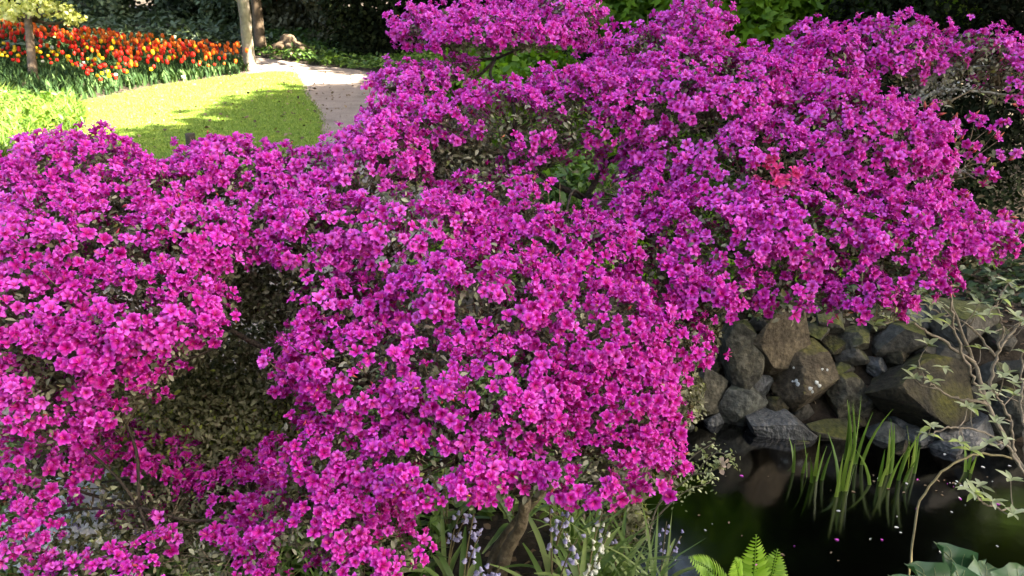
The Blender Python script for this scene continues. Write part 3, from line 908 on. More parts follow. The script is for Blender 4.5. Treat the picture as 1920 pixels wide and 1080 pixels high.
for k, (x, y) in enumerate([(553, 140), (345, 155)]):
    c = PZ(x, y, 0.02); c[2] = gz(c[0], c[1])
    e = empty('plant_marker', c, ['small white plant marker on a peg where lawn meets path', 'small white plant marker on a peg at the tulip bed edge'][k], 'plant marker')
    V, F = tube(np.array([[0, 0, -.05], [0, 0, .1]]) + c, .006, .006, 6)
    child('peg', e, V, F, M['bark_grey'])
    pv = np.array([[-.03, -.006, .08], [.03, -.006, .08], [.03, -.006, .13], [-.03, -.006, .13], [-.03, .006, .08], [.03, .006, .08], [.03, .006, .13], [-.03, .006, .13]]) + c
    child('plate', e, pv, [np.array([[0, 1, 2, 3], [5, 4, 7, 6], [4, 0, 3, 7], [1, 5, 6, 2], [3, 2, 6, 7], [4, 5, 1, 0]])], M['lichen'], smooth=False)
c = PZ(362, 297, 0); c[2] = gz(c[0], c[1])
pst = empty('post', c, 'short dark round wooden post at the lawn edge behind the azalea', 'post')
V, F = tube(smooth_path([c + np.array([0, 0, -.1]), c + np.array([0, 0, .1]), c + np.array([.005, 0, .26])], 6), .05, .047, 12, .03)
child('shaft', pst, V, F, M['bark_dark'])
c = PZ(395, 300, 0); c[2] = gz(c[0], c[1])
M['silver_leaf'] = leaf_mat('silver_leaf', [(0, (.25, .27, .24)), (1, (.5, .52, .48))], .7, .1)
make_shrub('silver_plant', 'small silvery grey leaved plant beside the dark post', c, [(c + np.array([0, 0, .1]), (.14, .12, .1)), (c + np.array([.1, .02, .08]), (.1, .1, .08))], M['silver_leaf'], .04, 500, 31, cat='plant')

# ------------------------------------------------------------------ shrubs right behind the azalea
def blobs_px(lst):
    return [(P(x, y, t), (r, r * .8, r * (f if f else .7))) for x, y, t, r, f in lst]
bl = blobs_px([(1180, 30, 6.3, .4, .7), (1300, 15, 6.2, .42, .6), (1420, 40, 6.0, .4, .7), (1500, 0, 6.1, .45, .7), (1620, 20, 6.0, .42, .6), (1740, 20, 5.8, .36, .6), (1800, 40, 5.7, .2, .6), (1380, 110, 6.0, .3, .6), (1230, 110, 6.4, .3, .7), (1500, -120, 6.2, .7, .6), (1250, -110, 6.4, .7, .6), (1720, -110, 6.0, .6, .6)])
b0 = np.array([1.9, 6.3, gz(1.9, 6.3)])
MAPLE = (np.array([[0, 0, 0], [-.3, .1, .03], [-.55, .45, -.02], [-.22, .5, .05], [0, 1, -.12], [.22, .5, .05], [.55, .45, -.02], [.3, .1, .03], [0, .45, 0]]),
         [np.array([[0, 8, 1], [1, 8, 2], [2, 8, 3], [3, 8, 4], [4, 8, 5], [5, 8, 6], [6, 8, 7], [7, 8, 0]])])
make_tree('maple', 'lime green maple spreading behind the top of the azalea', b0, b0 + np.array([0, -.1, .9]), .07, .05, bl, M['maple_leaf'], .1, 12000, M['bark_dark'], 121, tpl=MAPLE)
b0 = np.array([2.6, 7.6, gz(2.6, 7.6)])
make_tree('conifer', 'tall dark conifer rising behind the lime green maple', b0, b0 + np.array([0, 0, 4.2]), .14, .09, [((x, y, z), (1.2, 1.1, .9)) for x, y, z in [(1.2, 6.6, 3.2), (2.4, 6.4, 3.4), (3.4, 6.6, 3.6), (1.8, 7.0, 4.6), (3.0, 7.0, 4.8), (1.9, 6.8, 5.8), (2.5, 6.7, 6.0), (3.9, 6.9, 5.6)]], M['dark_leaf'], .1, 26000, M['bark_dark'], 126)  # crown above the frame, added so the pond mirrors dark foliage
make_shrub('lime_shrub', 'low bright lime green shrub beside the path behind the azalea', (-.3, 7.0, gz(-.3, 7.0)),
           blobs_px([(850, 160, 7.2, .35, .6), (950, 170, 7.0, .35, .6), (900, 120, 7.6, .4, .6), (1000, 120, 7.4, .4, .6)]), M['lime_leaf'], .07, 3600, 122, tpl=LEAF_ROUND)
make_shrub('leafy_shrub', 'green shrub seen through the open branches of the azalea', (.6, 4.9, gz(.6, 4.9)),
           blobs_px([(1050, 370, 4.9, .22, .7), (1100, 330, 5.0, .22, .7), (1150, 400, 5.0, .25, .7), (1010, 420, 5.0, .2, .7)]), M['cover_leaf'], .06, 1800, 123, tpl=LEAF)
# grey green shrub under the left wing of the azalea
b0 = np.array([-.95, 2.45, gz(-.95, 2.45)])
make_shrub('evergreen_shrub', 'small leaved grey green shrub under the left side of the azalea', b0,
           [(P(x, y, t), (a, a * .8, c_)) for x, y, t, a, c_ in [(440, 740, 2.55, .26, .2), (370, 800, 2.5, .28, .2), (500, 820, 2.6, .24, .2), (300, 760, 2.6, .25, .18), (450, 880, 2.5, .28, .17), (330, 900, 2.55, .25, .16), (230, 800, 2.6, .24, .15), (560, 740, 2.7, .2, .16)]],
           M['shrub_leaf'], .019, 38000, 124, tpl=LEAF, bark=M['twig_pale'], nstem=16, jit=1.0)
b0 = np.array([.38, 2.95, gz(.38, 2.95)])
make_shrub('twiggy_shrub', 'brown green twiggy shrub on the bank beside the pond', b0,
           [(P(x, y, t), (a, a * .8, c_)) for x, y, t, a, c_ in [(1150, 930, 3.1, .14, .13), (1120, 880, 3.1, .14, .12), (1180, 980, 3.1, .09, .1), (1260, 740, 3.0, .13, .14), (1200, 800, 3.0, .14, .12)]],
           M['azalea_leaf'], .024, 3600, 125, tpl=LEAF, bark=M['twig_pale'], nstem=14, jit=1.0)

# ------------------------------------------------------------------ rocks of the pond bank
import bmesh
def rock(label, px, py, w, h, yd, mat, seed, cuts=13, flat=.8, tilt=0.0):
    "an angular boulder: a fine ball cut by random planes, then roughened"
    rng = np.random.default_rng(seed)
    d = ray(px, py)
    ts = np.linspace(2.5, 8, 700)
    q = np.array([0, 0, CAM_Z]) + ts[:, None] * d
    t = float(ts[np.argmax(q[:, 2] < np.maximum(height(q[:, 0], q[:, 1]), WATER - .05))])
    t -= .18 * min(w, h) * t / F_PX
    w, h = w * 1.16, h * 1.16
    c = np.array([0, 0, CAM_Z]) + d * t
    bm = bmesh.new()
    bmesh.ops.create_icosphere(bm, subdivisions=4, radius=1)
    V = np.array([v.co[:] for v in bm.verts])
    for _ in range(cuts):
        n = unit(rng.normal(size=3)); o = rng.uniform(.4, .68)
        dd = V @ n - o
        V = V - np.outer(np.clip(dd, 0, None) * .97, n)
    V = V * (1 + .05 * noise3(V, 3, seed)[:, None] + .02 * noise3(V, 9, seed + 1)[:, None] + .01 * noise3(V, 24, seed + 2)[:, None])
    V = V / np.abs(V).max(0)
    V = V * np.array([w * t / F_PX / 2, max(w, h) * t / F_PX / 2 * flat, h * t / F_PX / 2 * 1.05])
    ca, sa = math.cos(tilt), math.sin(tilt)
    V = V @ np.array([[ca, 0, sa], [0, 1, 0], [-sa, 0, ca]])
    for v, q in zip(bm.verts, V):
        v.co = q
    me = bpy.data.meshes.new('rock'); bm.to_mesh(me); bm.free()
    me.materials.append(mat)
    me.polygons.foreach_set('use_smooth', np.ones(len(me.polygons), bool))
    me.set_sharp_from_angle(angle=math.radians(16))
    o = link('rock', me, loc=c)
    tag(o, label, 'rock', 'rocks along the pond edge')
    return o, V + c

rock('upright grey green mossy rock beside the tall brown slab', 1378, 668, 84, 130, 4.22, M['rock'], 401)
rock('tall brown slab of rock leaning behind the lichen spotted boulder', 1462, 655, 118, 160, 4.3, M['rock_tan'], 402, cuts=12, flat=.5)
ob, RV = rock('large angular brown boulder with white lichen spots', 1520, 702, 128, 122, 4.02, M['rock_tan'], 403, cuts=12, flat=.65, tilt=.15)
# lichen spots lie on the surface of that boulder
ux_, uy_, _ = proj(RV)
for (x, y, r) in [(1488, 692, 4), (1493, 712, 6), (1494, 724, 6), (1516, 731, 6), (1532, 718, 6), (1535, 727, 6), (1541, 690, 4), (1550, 691, 4), (1526, 733, 4), (1483, 713, 4)]:
    dd = np.hypot(ux_ - x, uy_ - y) + (np.linalg.norm(RV - np.array([0, 0, CAM_Z]), axis=1) - 4.0) * 60
    k = int(np.argmin(dd))
    p0 = RV[k]; nv = unit(p0 - np.array(ob.location)); nv = unit(nv + unit(np.array([0, 0, CAM_Z]) - p0) * .8)
    rg = np.random.default_rng(k)
    a = np.linspace(0, 2 * np.pi, 9, endpoint=False)
    fr_ = rot_frames(nv[None], np.zeros(1))[0]
    rad = r * 4.2 / F_PX * rg.uniform(.7, 1.2, 9)
    ring = np.column_stack([np.cos(a) * rad, np.sin(a) * rad, np.full(9, -.004)])
    lv = np.vstack([ring, [[0, 0, .007]]]) @ fr_.T + p0
    child('lichen_spot', ob, lv, [np.array([[j, (j + 1) % 9, 9] for j in range(9)])], M['lichen'])
rock('blue grey rounded rock beside the waterline below the upright rock', 1394, 758, 90, 100, 4.0, M['rock_blue'], 404, cuts=11)
rock('wet dark rock at the waterline in front of the blue grey rock', 1452, 806, 120, 84, 3.88, M['rock_wet'], 405, cuts=11)
rock('low flat grey rock at the waterline behind the reeds', 1545, 812, 100, 70, 3.9, M['rock'], 406)
rock('small olive rock between the spotted boulder and the mossy boulder', 1588, 745, 80, 84, 4.12, M['rock'], 407)
rock('round pale grey rock in the shallows among the reeds', 1652, 828, 88, 66, 3.82, M['rock_blue'], 408, cuts=10)
rock('big mossy boulder with yellow green moss on top', 1722, 738, 195, 125, 4.25, M['rock_moss'], 409, cuts=11)
rock('small dark block of rock resting above the spotted boulder', 1610, 636, 64, 44, 4.45, M['rock'], 410)
rock('dark mossy rock on the bank above the big mossy boulder', 1800, 600, 120, 80, 4.5, M['rock_dark'], 411)
rock('grey rock behind the pale leaved shrub at the water', 1895, 775, 100, 84, 4.0, M['rock'], 412)
rock('dark low rock at the foot of the big mossy boulder', 1815, 812, 130, 56, 3.95, M['rock_wet'], 413)
rock('small pale stone on the bank under the azalea', 1290, 808, 34, 34, 3.95, M['rock_blue'], 414)
rock('dark little rock wedged under the tall brown slab', 1418, 718, 60, 50, 4.12, M['rock_wet'], 415)
rock('mossy rock on the bank right of the small dark block', 1690, 630, 90, 60, 4.5, M['rock_dark'], 416)
rock('olive stone left of the upright mossy rock', 1330, 730, 70, 80, 4.25, M['rock'], 417)
rock('dark rock at the bank foot right of the round pale rock', 1725, 822, 90, 50, 3.9, M['rock_wet'], 418)

rs_ = np.random.default_rng(431)
for k in range(34):
    x, y = [(1340, 790), (1350, 600), (1420, 610), (1560, 650), (1640, 690), (1580, 690), (1500, 770), (1600, 790), (1680, 790), (1780, 660), (1850, 700), (1760, 800), (1860, 830), (1910, 690), (1530, 620), (1650, 600), (1720, 590), (1880, 640), (1560, 600), (1340, 690), (1780, 720), (1820, 740), (1600, 670), (1680, 670), (1380, 820), (1500, 840), (1590, 840), (1690, 850), (1770, 850), (1900, 850), (1740, 660), (1460, 760), (1360, 740), (1620, 750)][k]
    ww = rs_.uniform(34, 66)
    rock('dark stone packed between the bigger rocks of the bank', x, y, ww, ww * rs_.uniform(.6, .95), 4, M[['rock_wet', 'rock_dark', 'rock_dark', 'rock_moss'][k % 4]], 440 + k)[0]['group'] = 'dark stones in the pond bank'

# fern and ivy growing out of the bank above the rocks
def frond(tpath, width, n, rng):
    "a fern frond: midrib and paired leaflets that shorten to the tip"
    c = smooth_path(tpath, n)
    tn = unit(np.gradient(c, axis=0))
    up = np.array([0, -.35, 1.0])
    side = unit(np.cross(tn, up))
    nrm = np.cross(side, tn)
    V, F = [], []
    parts = [(*tube(c, .004, .0012, 4), None)]
    lv, lf = leaf_tpl(.17, .25, .25)
    pos, rot, sc = [], [], []
    for i_ in range(1, n):
        u = i_ / (n - 1)
        ln = width * (math.sin(math.pi * min(1, .22 + .78 * u)) ** .8) * (1.02 - u * .35) + .004
        for s in (-1, 1):
            yv = unit(side[i_] * s + tn[i_] * .32)
            zv = unit(nrm[i_] + rng.normal(size=3) * .12)
            xv = unit(np.cross(yv, zv)); zv = np.cross(xv, yv)
            pos.append(c[i_]); rot.append(np.stack([xv, yv, zv], 1)); sc.append(ln)
    V2, F2 = tile(lv, lf, np.array(pos), np.array(rot), np.array(sc))
    V1, F1 = parts[0][0], parts[0][1]
    return merge([(V1, F1, {'rnd': np.full(len(V1), .3)}), (V2, F2, {'rnd': np.repeat(rng.uniform(.2, 1, len(pos)), len(lv))})])

def fern(label, base, tips, width, seed, mids=None, n=22):
    rng = np.random.default_rng(seed)
    t = empty('fern', base, label, 'fern')
    for k, tip in enumerate(tips):
        tip = np.asarray(tip)
        mid = mids[k] if mids else base * .45 + tip * .55 + np.array([0, 0, .22 * np.linalg.norm(tip - base)])
        V, F, A = frond([np.asarray(base), mid, tip], width, n, rng)
        child('frond', t, V, F, M['fern'] if seed == 71 else M['cover_leaf'], A)
    return t

b0 = P(1395, 1200, 2.25); b0[2] = gz(b0[0], b0[1])
fern('bright green fern with a broad frond standing by the dark water', b0, [P(1418, 1003, 2.15), P(1292, 1046, 2.1), P(1458, 1030, 2.25), P(1378, 1046, 2.05), P(1500, 1130, 2.0), P(1340, 1140, 1.9)], .062, 71, n=26,
     mids=[P(1412, 1090, 2.2), P(1345, 1085, 2.15), P(1440, 1100, 2.25), P(1388, 1100, 2.1), P(1460, 1140, 2.1), P(1370, 1150, 2.05)])
b0 = np.array([1.25, 4.45, gz(1.25, 4.45)])
fern('green fern in the bank above the upright mossy rock', b0, [P(x, y, t) for x, y, t in [(1330, 620, 4.2), (1345, 575, 4.4), (1375, 590, 4.2), (1400, 570, 4.5), (1310, 590, 4.5)]], .07, 72)
b0 = np.array([1.55, 4.35, gz(1.55, 4.35)])
fern('small green fern hanging over the tall brown slab', b0, [P(x, y, t) for x, y, t in [(1440, 585, 4.3), (1480, 580, 4.2), (1420, 600, 4.2)]], .05, 73)
cover('bank_ivy', 'dark ivy leaves creeping over the bank above the rocks', [(1.2, 4.35), (2.2, 4.35), (4.6, 4.2), (5.5, 5.6), (1.0, 5.4)], 5000, LEAF_ROUND, .05, M['mid_leaf'], 230, lift=(.01, .08))

# ------------------------------------------------------------------ reeds in the shallows
def reed(label, base, n, h, seed, spread=.05, lean=.16):
    rng = np.random.default_rng(seed)
    t = empty('reed_clump', base, label, 'reeds', 'green reeds standing in the pond')
    for k in range(n):
        a = rng.uniform(0, 6.28); d = np.array([math.cos(a), math.sin(a), 0])
        r0 = base + d * rng.uniform(0, spread) + np.array([0, 0, -.12])
        hh = h * rng.uniform(.5, 1.05) + .12; ln = hh * lean * rng.uniform(.1, 1.0)
        if rng.uniform() < .22: ln *= 3.0
        s = np.array([-d[1], d[0], 0]) if rng.uniform() < .5 else np.array([1, 0, 0.])
        V = []
        for u in np.linspace(0, 1, 7):
            c = r0 + d * ln * u ** 2.2 + np.array([0, 0, hh * (u - .15 * u ** 3 * (ln / hh) * 2)])
            w = .0095 * (1 - u ** 2.5) + .0006
            V += [c - s * w, c + np.cross(s, [0, 0, 1]) * w * .35, c + s * w]
        q = [[i_ * 3 + j_, i_ * 3 + j_ + 1, i_ * 3 + j_ + 4, i_ * 3 + j_ + 3] for i_ in range(6) for j_ in range(2)]
        child('blade', t, np.array(V), [np.array(q)], M['reed'], {'rnd': np.full(len(V), rng.uniform())})

for k, (x, y, n, h, lab) in enumerate([
    (1500, 882, 3, .22, 'thin clump of three short reeds nearest the wet dark rock'),
    (1528, 900, 5, .26, 'short leaning reeds in front of the low flat rock'),
    (1575, 925, 6, .3, 'leaning reed clump farthest out in the open water'),
    (1602, 870, 8, .42, 'tallest reed clump in front of the small olive rock'),
    (1648, 912, 4, .24, 'sparse little reeds in front of the round pale rock'),
    (1682, 896, 6, .36, 'tall narrow reeds beside the round pale rock'),
    (1716, 880, 4, .26, 'short reeds at the dark bank foot rock'),
    (1815, 890, 3, .24, 'few thin reeds under the pale leaved shrub')]):
    reed(lab, PZ(x, y, WATER), n, h, 500 + k)

# things floating on the pond
rng = np.random.default_rng(240)
fl_me = {}
for nm, mt in (('petal', MAG), ('brown', M['litter']), ('pale', M['lichen'])):
    V, F = leaf_tpl(.3, .2, .1)
    fl_me[nm] = make_mesh('floating_' + nm, V * .032, F, mt, {'rnd': np.full(len(V), .8), 'along': np.full(len(V), .9)})
for k in range(70):
    nm = ('petal', 'brown', 'pale', 'pale', 'brown')[k % 5]
    for _ in range(30):
        xy = PZ(rng.uniform(1230, 1900), 850 + 225 * rng.uniform() ** 1.1, WATER) if k % 2 else PZ(rng.normal(1760, 70), rng.normal(915, 22), WATER)
        if poly_sd(xy[None, 0], xy[None, 1], POND)[0] < -.05: break
    o = link('floating_leaf' if nm != 'petal' else 'floating_petal', fl_me[nm], loc=(xy[0], xy[1], WATER + .003))
    o.rotation_euler = (rng.normal() * .05, rng.normal() * .05, rng.uniform(0, 6.28))
    sc = rng.uniform(.2, .7); o.scale = (sc, sc, sc)
    tag(o, {'petal': 'fallen magenta petal floating on the dark pond', 'brown': 'small brown leaf floating on the dark pond', 'pale': 'tiny pale leaf scrap floating on the dark pond'}[nm], 'petal' if nm == 'petal' else 'leaf', {'petal': 'petals floating on the pond', 'brown': 'brown leaves floating on the pond', 'pale': 'pale scraps floating on the pond'}[nm])

# ------------------------------------------------------------------ the magenta azalea
def PB(x, y, t):
    return P(x, y, 2.25 + .72 * (t - 2.25))

# tiers of blossom: picture position, size, depth and how densely they bloom
PADS = [
 (150,335,120,82,2.40,1),(40,410,110,80,2.25,1),(280,375,105,76,2.35,1),(420,335,105,72,2.50,.95),(585,350,100,78,2.55,1),(500,375,90,60,2.5,.85),
 (120,480,165,110,2.10,1),(330,480,145,90,2.15,1),(50,600,150,110,1.95,1),(280,590,160,95,1.98,1),(60,740,125,95,1.90,1),(160,650,150,75,1.95,1),(210,735,85,45,2.0,.9),(250,690,95,58,1.98,1),
 (500,440,120,66,2.32,.9),(600,460,120,85,2.25,.95),(700,330,105,100,2.50,1),(760,450,145,110,2.24,1),(640,600,110,85,2.18,.95),
 (890,560,175,110,2.14,1),(1050,480,150,95,2.36,.95),(1080,620,165,105,2.18,.95),(700,700,155,105,2.05,.95),(900,730,185,110,1.98,1),(1110,740,160,95,2.08,.95),
 (650,850,145,90,1.98,.95),(860,845,190,78,1.92,1),(1070,840,180,66,1.96,1),(600,965,125,78,1.88,1),(690,1045,95,64,1.86,.8),(1190,868,95,52,1.97,1),
 (180,890,190,60,2.3,.8),(50,960,130,100,2.15,.82),(250,1045,170,60,2.05,.82),(430,940,80,60,2.25,.8),(60,860,110,60,2.2,.82),(440,1050,90,50,2.0,.8),(330,980,110,50,2.2,.8),(110,790,90,40,2.1,.6),
 (820,245,110,62,2.72,.95),(960,225,160,72,2.78,.95),(1120,215,150,76,2.75,1),(720,255,55,60,2.66,1),(780,160,80,34,2.95,.95),(860,135,45,20,3.0,.7),
 (930,62,170,46,3.15,.95),(815,58,75,36,3.12,.9),(1060,28,66,44,3.15,.9),(1160,150,80,60,2.95,.9),(1230,110,95,60,2.92,.95),(1300,70,70,70,2.95,.95),(1330,190,165,95,2.74,1),(1440,175,110,66,2.82,1),
 (1535,130,90,72,2.88,1),(1660,100,100,66,2.90,.95),(1820,105,90,46,3.0,.75),(1740,130,80,50,2.95,.8),(1885,150,50,55,3.0,.6),(1560,270,165,110,2.62,1),(1650,340,100,95,2.56,1),(1400,330,145,95,2.52,1),(1480,430,165,95,2.42,1),
 (1640,450,145,85,2.38,.95),(1790,450,105,52,2.42,.95),(1350,450,135,90,2.38,1),(1260,500,115,85,2.38,.95),(1330,540,95,56,2.32,.95),(1480,540,105,56,2.36,.9),(1620,555,80,46,2.26,1),(1700,510,70,40,2.32,.9),
 (1240,650,95,66,2.22,.75),(1225,790,55,66,2.12,.6),(930,380,115,56,2.52,.85),(1200,375,105,60,2.58,.9),(1270,300,110,60,2.64,.9),(1030,300,110,40,2.78,.6)]
GAPS = [(850,170,55,20,2.95),(935,135,60,22,3.05),(505,545,75,45,2.18),(1075,345,85,55,2.55),(880,295,65,40,2.6),(1370,265,45,20,2.6),(820,790,40,26,1.95),(470,610,95,45,2.1),(450,735,105,70,2.1),(370,790,150,75,2.15),(165,945,45,40,2.2),(430,830,95,50,2.1),(590,520,30,40,2.25),(620,690,26,30,2.1),(1160,700,40,22,2.1),(1000,560,50,26,2.2),(820,620,36,16,2.05),(1100,560,40,24,2.25),(1500,350,34,20,2.5),(900,480,40,20,2.2),(1290,250,50,24,2.6),(250,420,45,26,2.15),(100,445,36,20,2.1),(690,790,38,24,2.0),(1200,470,40,26,2.3),(960,540,46,24,2.1),(1250,580,40,26,2.3),(1330,430,40,24,2.35),(1560,330,34,20,2.5),(560,740,50,40,2.1),(430,350,34,22,2.45),(1760,160,60,46,2.95),(1200,195,30,30,2.8),(690,620,28,18,2.1),(360,430,40,20,2.15),(1000,640,30,18,2.1),(1100,790,40,20,2.0),(790,380,34,20,2.3),(1420,480,34,18,2.4),(540,900,50,36,1.95),(900,920,40,20,1.9)]
PC = np.array([PB(x, y, t) for x, y, rx, ry, t, d in PADS])
PT = np.array([2.25 + .72 * (q[4] - 2.25) for q in PADS])
PR = np.array([(q[2] * t / F_PX, max(.13, .85 * q[2] * t / F_PX), q[3] * t / F_PX) for q, t in zip(PADS, PT)])
PD = np.array([q[5] for q in PADS])
GC = np.array([PB(x, y, t) for x, y, rx, ry, t in GAPS])
GR = np.array([(rx * t / F_PX, .3, ry * t / F_PX) for x, y, rx, ry, t in GAPS])

def inside(p, shrink, skip=None):
    r = np.zeros(len(p), bool)
    for k in range(len(PC)):
        if skip is not None and k == skip: continue
        r |= (((p - PC[k]) / (PR[k] * shrink)) ** 2).sum(1) < 1
    return r

base_trunk = np.array([PB(925, 1095, 2.45)[0], PB(925, 1095, 2.45)[1], 0.0]); base_trunk[2] = gz(base_trunk[0], base_trunk[1])
az = empty('azalea_bush', base_trunk, 'huge spreading azalea covered in magenta blossom in front of the pond', 'azalea')

# limbs
ND = {'T': PB(985, 935, 2.36), 'C1': PB(985, 740, 2.3), 'C2': PB(1098, 372, 2.78), 'C3': PB(1200, 195, 2.86), 'C4': PB(965, 290, 2.86), 'C5': PB(930, 110, 3.15),
      'L1': PB(640, 690, 2.32), 'L2': PB(430, 618, 2.3), 'L3': PB(180, 560, 2.25), 'L4': PB(560, 470, 2.45), 'L5': PB(300, 420, 2.45), 'L6': PB(540, 950, 2.1), 'L7': PB(260, 950, 2.1),
      'R1': PB(1230, 640, 2.42), 'R2': PB(1450, 460, 2.58), 'R3': PB(1650, 280, 2.8), 'R4': PB(1790, 150, 3.05), 'R5': PB(1700, 480, 2.5), 'C6': PB(1330, 240, 2.85), 'F1': PB(860, 850, 2.1), 'F2': PB(1090, 830, 2.12)}
rng = np.random.default_rng(250)
tr_path = smooth_path([base_trunk - np.array([0, 0, .12]), base_trunk + (PB(948, 1040, 2.44) - base_trunk), PB(975, 990, 2.40), ND['T']], 14)
V, F = tube(tr_path, np.concatenate([[.027, .024], np.linspace(.021, .016, 12)]), 0, 10, .07, rng)
child('trunk', az, V, F, M['bark'])
V, F = tube(smooth_path([base_trunk + np.array([-.02, .03, -.1]), PB(925, 1045, 2.5), PB(958, 990, 2.5), PB(1010, 930, 2.44), PB(1040, 900, 2.42)], 12), .018, .011, 8, .06, rng)
child('trunk', az, V, F, M['bark'])
for a, b_, r0, r1 in [('T','C1',.02,.016),('C1','C2',.016,.012),('C2','C3',.011,.007),('C2','C4',.011,.006),('C4','C5',.008,.004),('C3','C6',.007,.004),('T','L1',.018,.013),('L1','L2',.012,.008),('L2','L3',.008,.005),('L1','L4',.01,.006),('L4','L5',.007,.004),('F1','L6',.009,.006),('L6','L7',.005,.003),('C1','R1',.015,.011),('R1','R2',.011,.008),('R2','R3',.008,.006),('R3','R4',.007,.004),('R2','R5',.007,.004),('T','F1',.013,.007),('T','F2',.013,.007)]:
    A, B = ND[a], ND[b_]
    L = np.linalg.norm(B - A)
    m1 = A * .66 + B * .34 + rng.normal(size=3) * L * .07; m2 = A * .33 + B * .67 + rng.normal(size=3) * L * .07
    V, F = tube(smooth_path([A, m1, m2, B], 14), r0, r1, 7, .1, rng)
    child('limb', az, V, F, M['bark_dark'])
NP = np.array(list(ND.values()))
tw = []
for k in range(len(PC)):
    j = int(np.argmin(np.linalg.norm(NP - PC[k], axis=1)))
    A, B = NP[j], PC[k] - np.array([0, 0, PR[k][2] * .3])
    L = np.linalg.norm(B - A)
    V, F = tube(smooth_path([A, A * .5 + B * .5 + rng.normal(size=3) * L * .12, B], 9), .0048, .003, 6, .1, rng)
    child('branch', az, V, F, M['bark_dark'])
    for _ in range(34):
        d = unit(rng.normal(size=3)); d[2] = abs(d[2]) * rng.choice([1, 1, 1, -.6])
        e = PC[k] + d * PR[k] * rng.uniform(.8, .98)
        s0_ = B + (A - B) * rng.uniform(0, .35)
        md = s0_ * .5 + e * .5 + rng.normal(size=3) * .025
        if min((((q - PB(160, 950, 2.15)) / np.array([.14, .4, .1])) ** 2).sum() for q in (md, e, md * .5 + e * .5)) < 1: continue
        V, F = tube(smooth_path([s0_, md, e], 5), .0026, .0013, 3)
        tw.append((V, F, {}))
V, F, _ = merge(tw)
child('twigs', az, V, F, M['bark'], kind='stuff')

# blossom
def flower_tpl(rng, double):
    "a double (hose in hose) azalea flower: two whorls of five wavy petals and stamens; radius about .5"
    Vs, Q, al = [], [], []
    for whorl in ((0, 1) if double else (0,)):
        sc = 1.0 if whorl == 0 else .84
        for k in range(5):
            a = k * 2 * math.pi / 5 + whorl * math.pi / 5 + rng.normal() * .1
            op = rng.normal() * .07 + (0 if whorl == 0 else .1)
            rows = [(.035, .04, -.32), (.15, .105, -.09 + op * .3), (.35, .17, .03 + op), (.52, .075, -.01 + op * 1.4 + rng.normal() * .05)]
            b0 = len(Vs)
            ca, sa = math.cos(a), math.sin(a)
            wv = rng.normal(size=3) * .025
            for i_, (r_, w_, z_) in enumerate(rows):
                for s in (-1, 0, 1):
                    rr_ = r_ * sc * (1.0 if s == 0 else (1 - .16 * (i_ == 3)))
                    x_, y_ = rr_, s * w_ * sc
                    zz = z_ * sc + (.035 if s else -.015) * (1 if i_ < 3 else -.6) + wv[s + 1] * (i_ > 1) + whorl * .05
                    Vs.append([x_ * ca - y_ * sa, x_ * sa + y_ * ca, zz]); al.append((0, .3, .75, 1)[i_])
            for i_ in range(3):
                for j_ in range(2):
                    Q.append([b0 + i_ * 3 + j_, b0 + i_ * 3 + j_ + 1, b0 + i_ * 3 + j_ + 4, b0 + i_ * 3 + j_ + 3])
    for k in range(5):
        a = rng.uniform(0, 6.28); ca, sa = math.cos(a), math.sin(a); b0 = len(Vs)
        for (r_, z_, w_) in ((.03, -.2, .008), (.14 + rng.uniform(0, .08), .2 + rng.uniform(0, .08), .014)):
            for s in (-1, 1):
                Vs.append([r_ * ca - s * w_ * sa, r_ * sa + s * w_ * ca, z_]); al.append(2)
        Q.append([b0, b0 + 1, b0 + 3, b0 + 2])
    return np.array(Vs), [np.array(Q)], np.array(al)

rng = np.random.default_rng(260)
FT = [flower_tpl(rng, q in (1, 4, 6)) for q in range(8)]
fp, fn, fk, sprigs = [], [], [], []
for k in range(len(PC)):
    a, b_, c_ = PR[k]
    area = 4 * math.pi * (((a * b_) ** 1.6 + (a * c_) ** 1.6 + (b_ * c_) ** 1.6) / 3) ** (1 / 1.6)
    ncl = int(area * 760 * PD[k])
    d = unit(rng.normal(size=(ncl, 3)))
    d = d[d[:, 2] > rng.uniform(-.5, .1, len(d))]
    lump = 1 + .1 * noise3(PC[k] + d * PR[k], 16, 77) + .07 * noise3(PC[k] + d * PR[k], 34, 78)
    p = PC[k] + d * PR[k] * (lump * rng.uniform(.93, 1.04, len(d)))[:, None]
    spr = (rng.uniform(size=len(d)) < .035) & (d[:, 2] > .25)
    out_ = rng.uniform(.025, .07, len(d))
    for q in np.nonzero(spr)[0]:
        if not inside(p[q:q + 1] + d[q] * .04, 1.0, k)[0]:
            e = p[q] + unit(d[q] + np.array([0, 0, .6])) * out_[q]
            V, F = tube(smooth_path([PC[k] + (p[q] - PC[k]) * .6, p[q], e], 5), .0022, .0013, 3)
            sprigs.append((V, F, {}))
    p = p + np.where(spr[:, None], unit(d + np.array([0, 0, .6])) * out_[:, None], 0)
    n = unit(d / PR[k])
    ok = ~inside(p, .9, k)
    g = noise3(p, 13, 91) + .6 * noise3(p, 27, 92)
    ok &= g > (-1.3 if PD[k] > .82 else -.85)
    for q in range(len(GC)):
        w = (((p - GC[q]) / GR[q]) ** 2).sum(1)
        ok &= (w > 1) | (rng.uniform(0, 1, len(p)) < .16)
    p, n = p[ok], n[ok]
    m_ = rng.integers(2, 5, len(p))                      # each shoot tip carries two to four flowers
    p = np.repeat(p, m_, 0); n = np.repeat(n, m_, 0)
    p = p + rng.normal(size=p.shape) * .016
    fp.append(p); fn.append(n); fk.append(np.full(len(p), k))
fp, fn, fk = np.vstack(fp), np.vstack(fn), np.concatenate(fk)
fdir = unit(fn * .75 + np.array([0, -.12, .38]) + rng.normal(size=fn.shape) * .34)
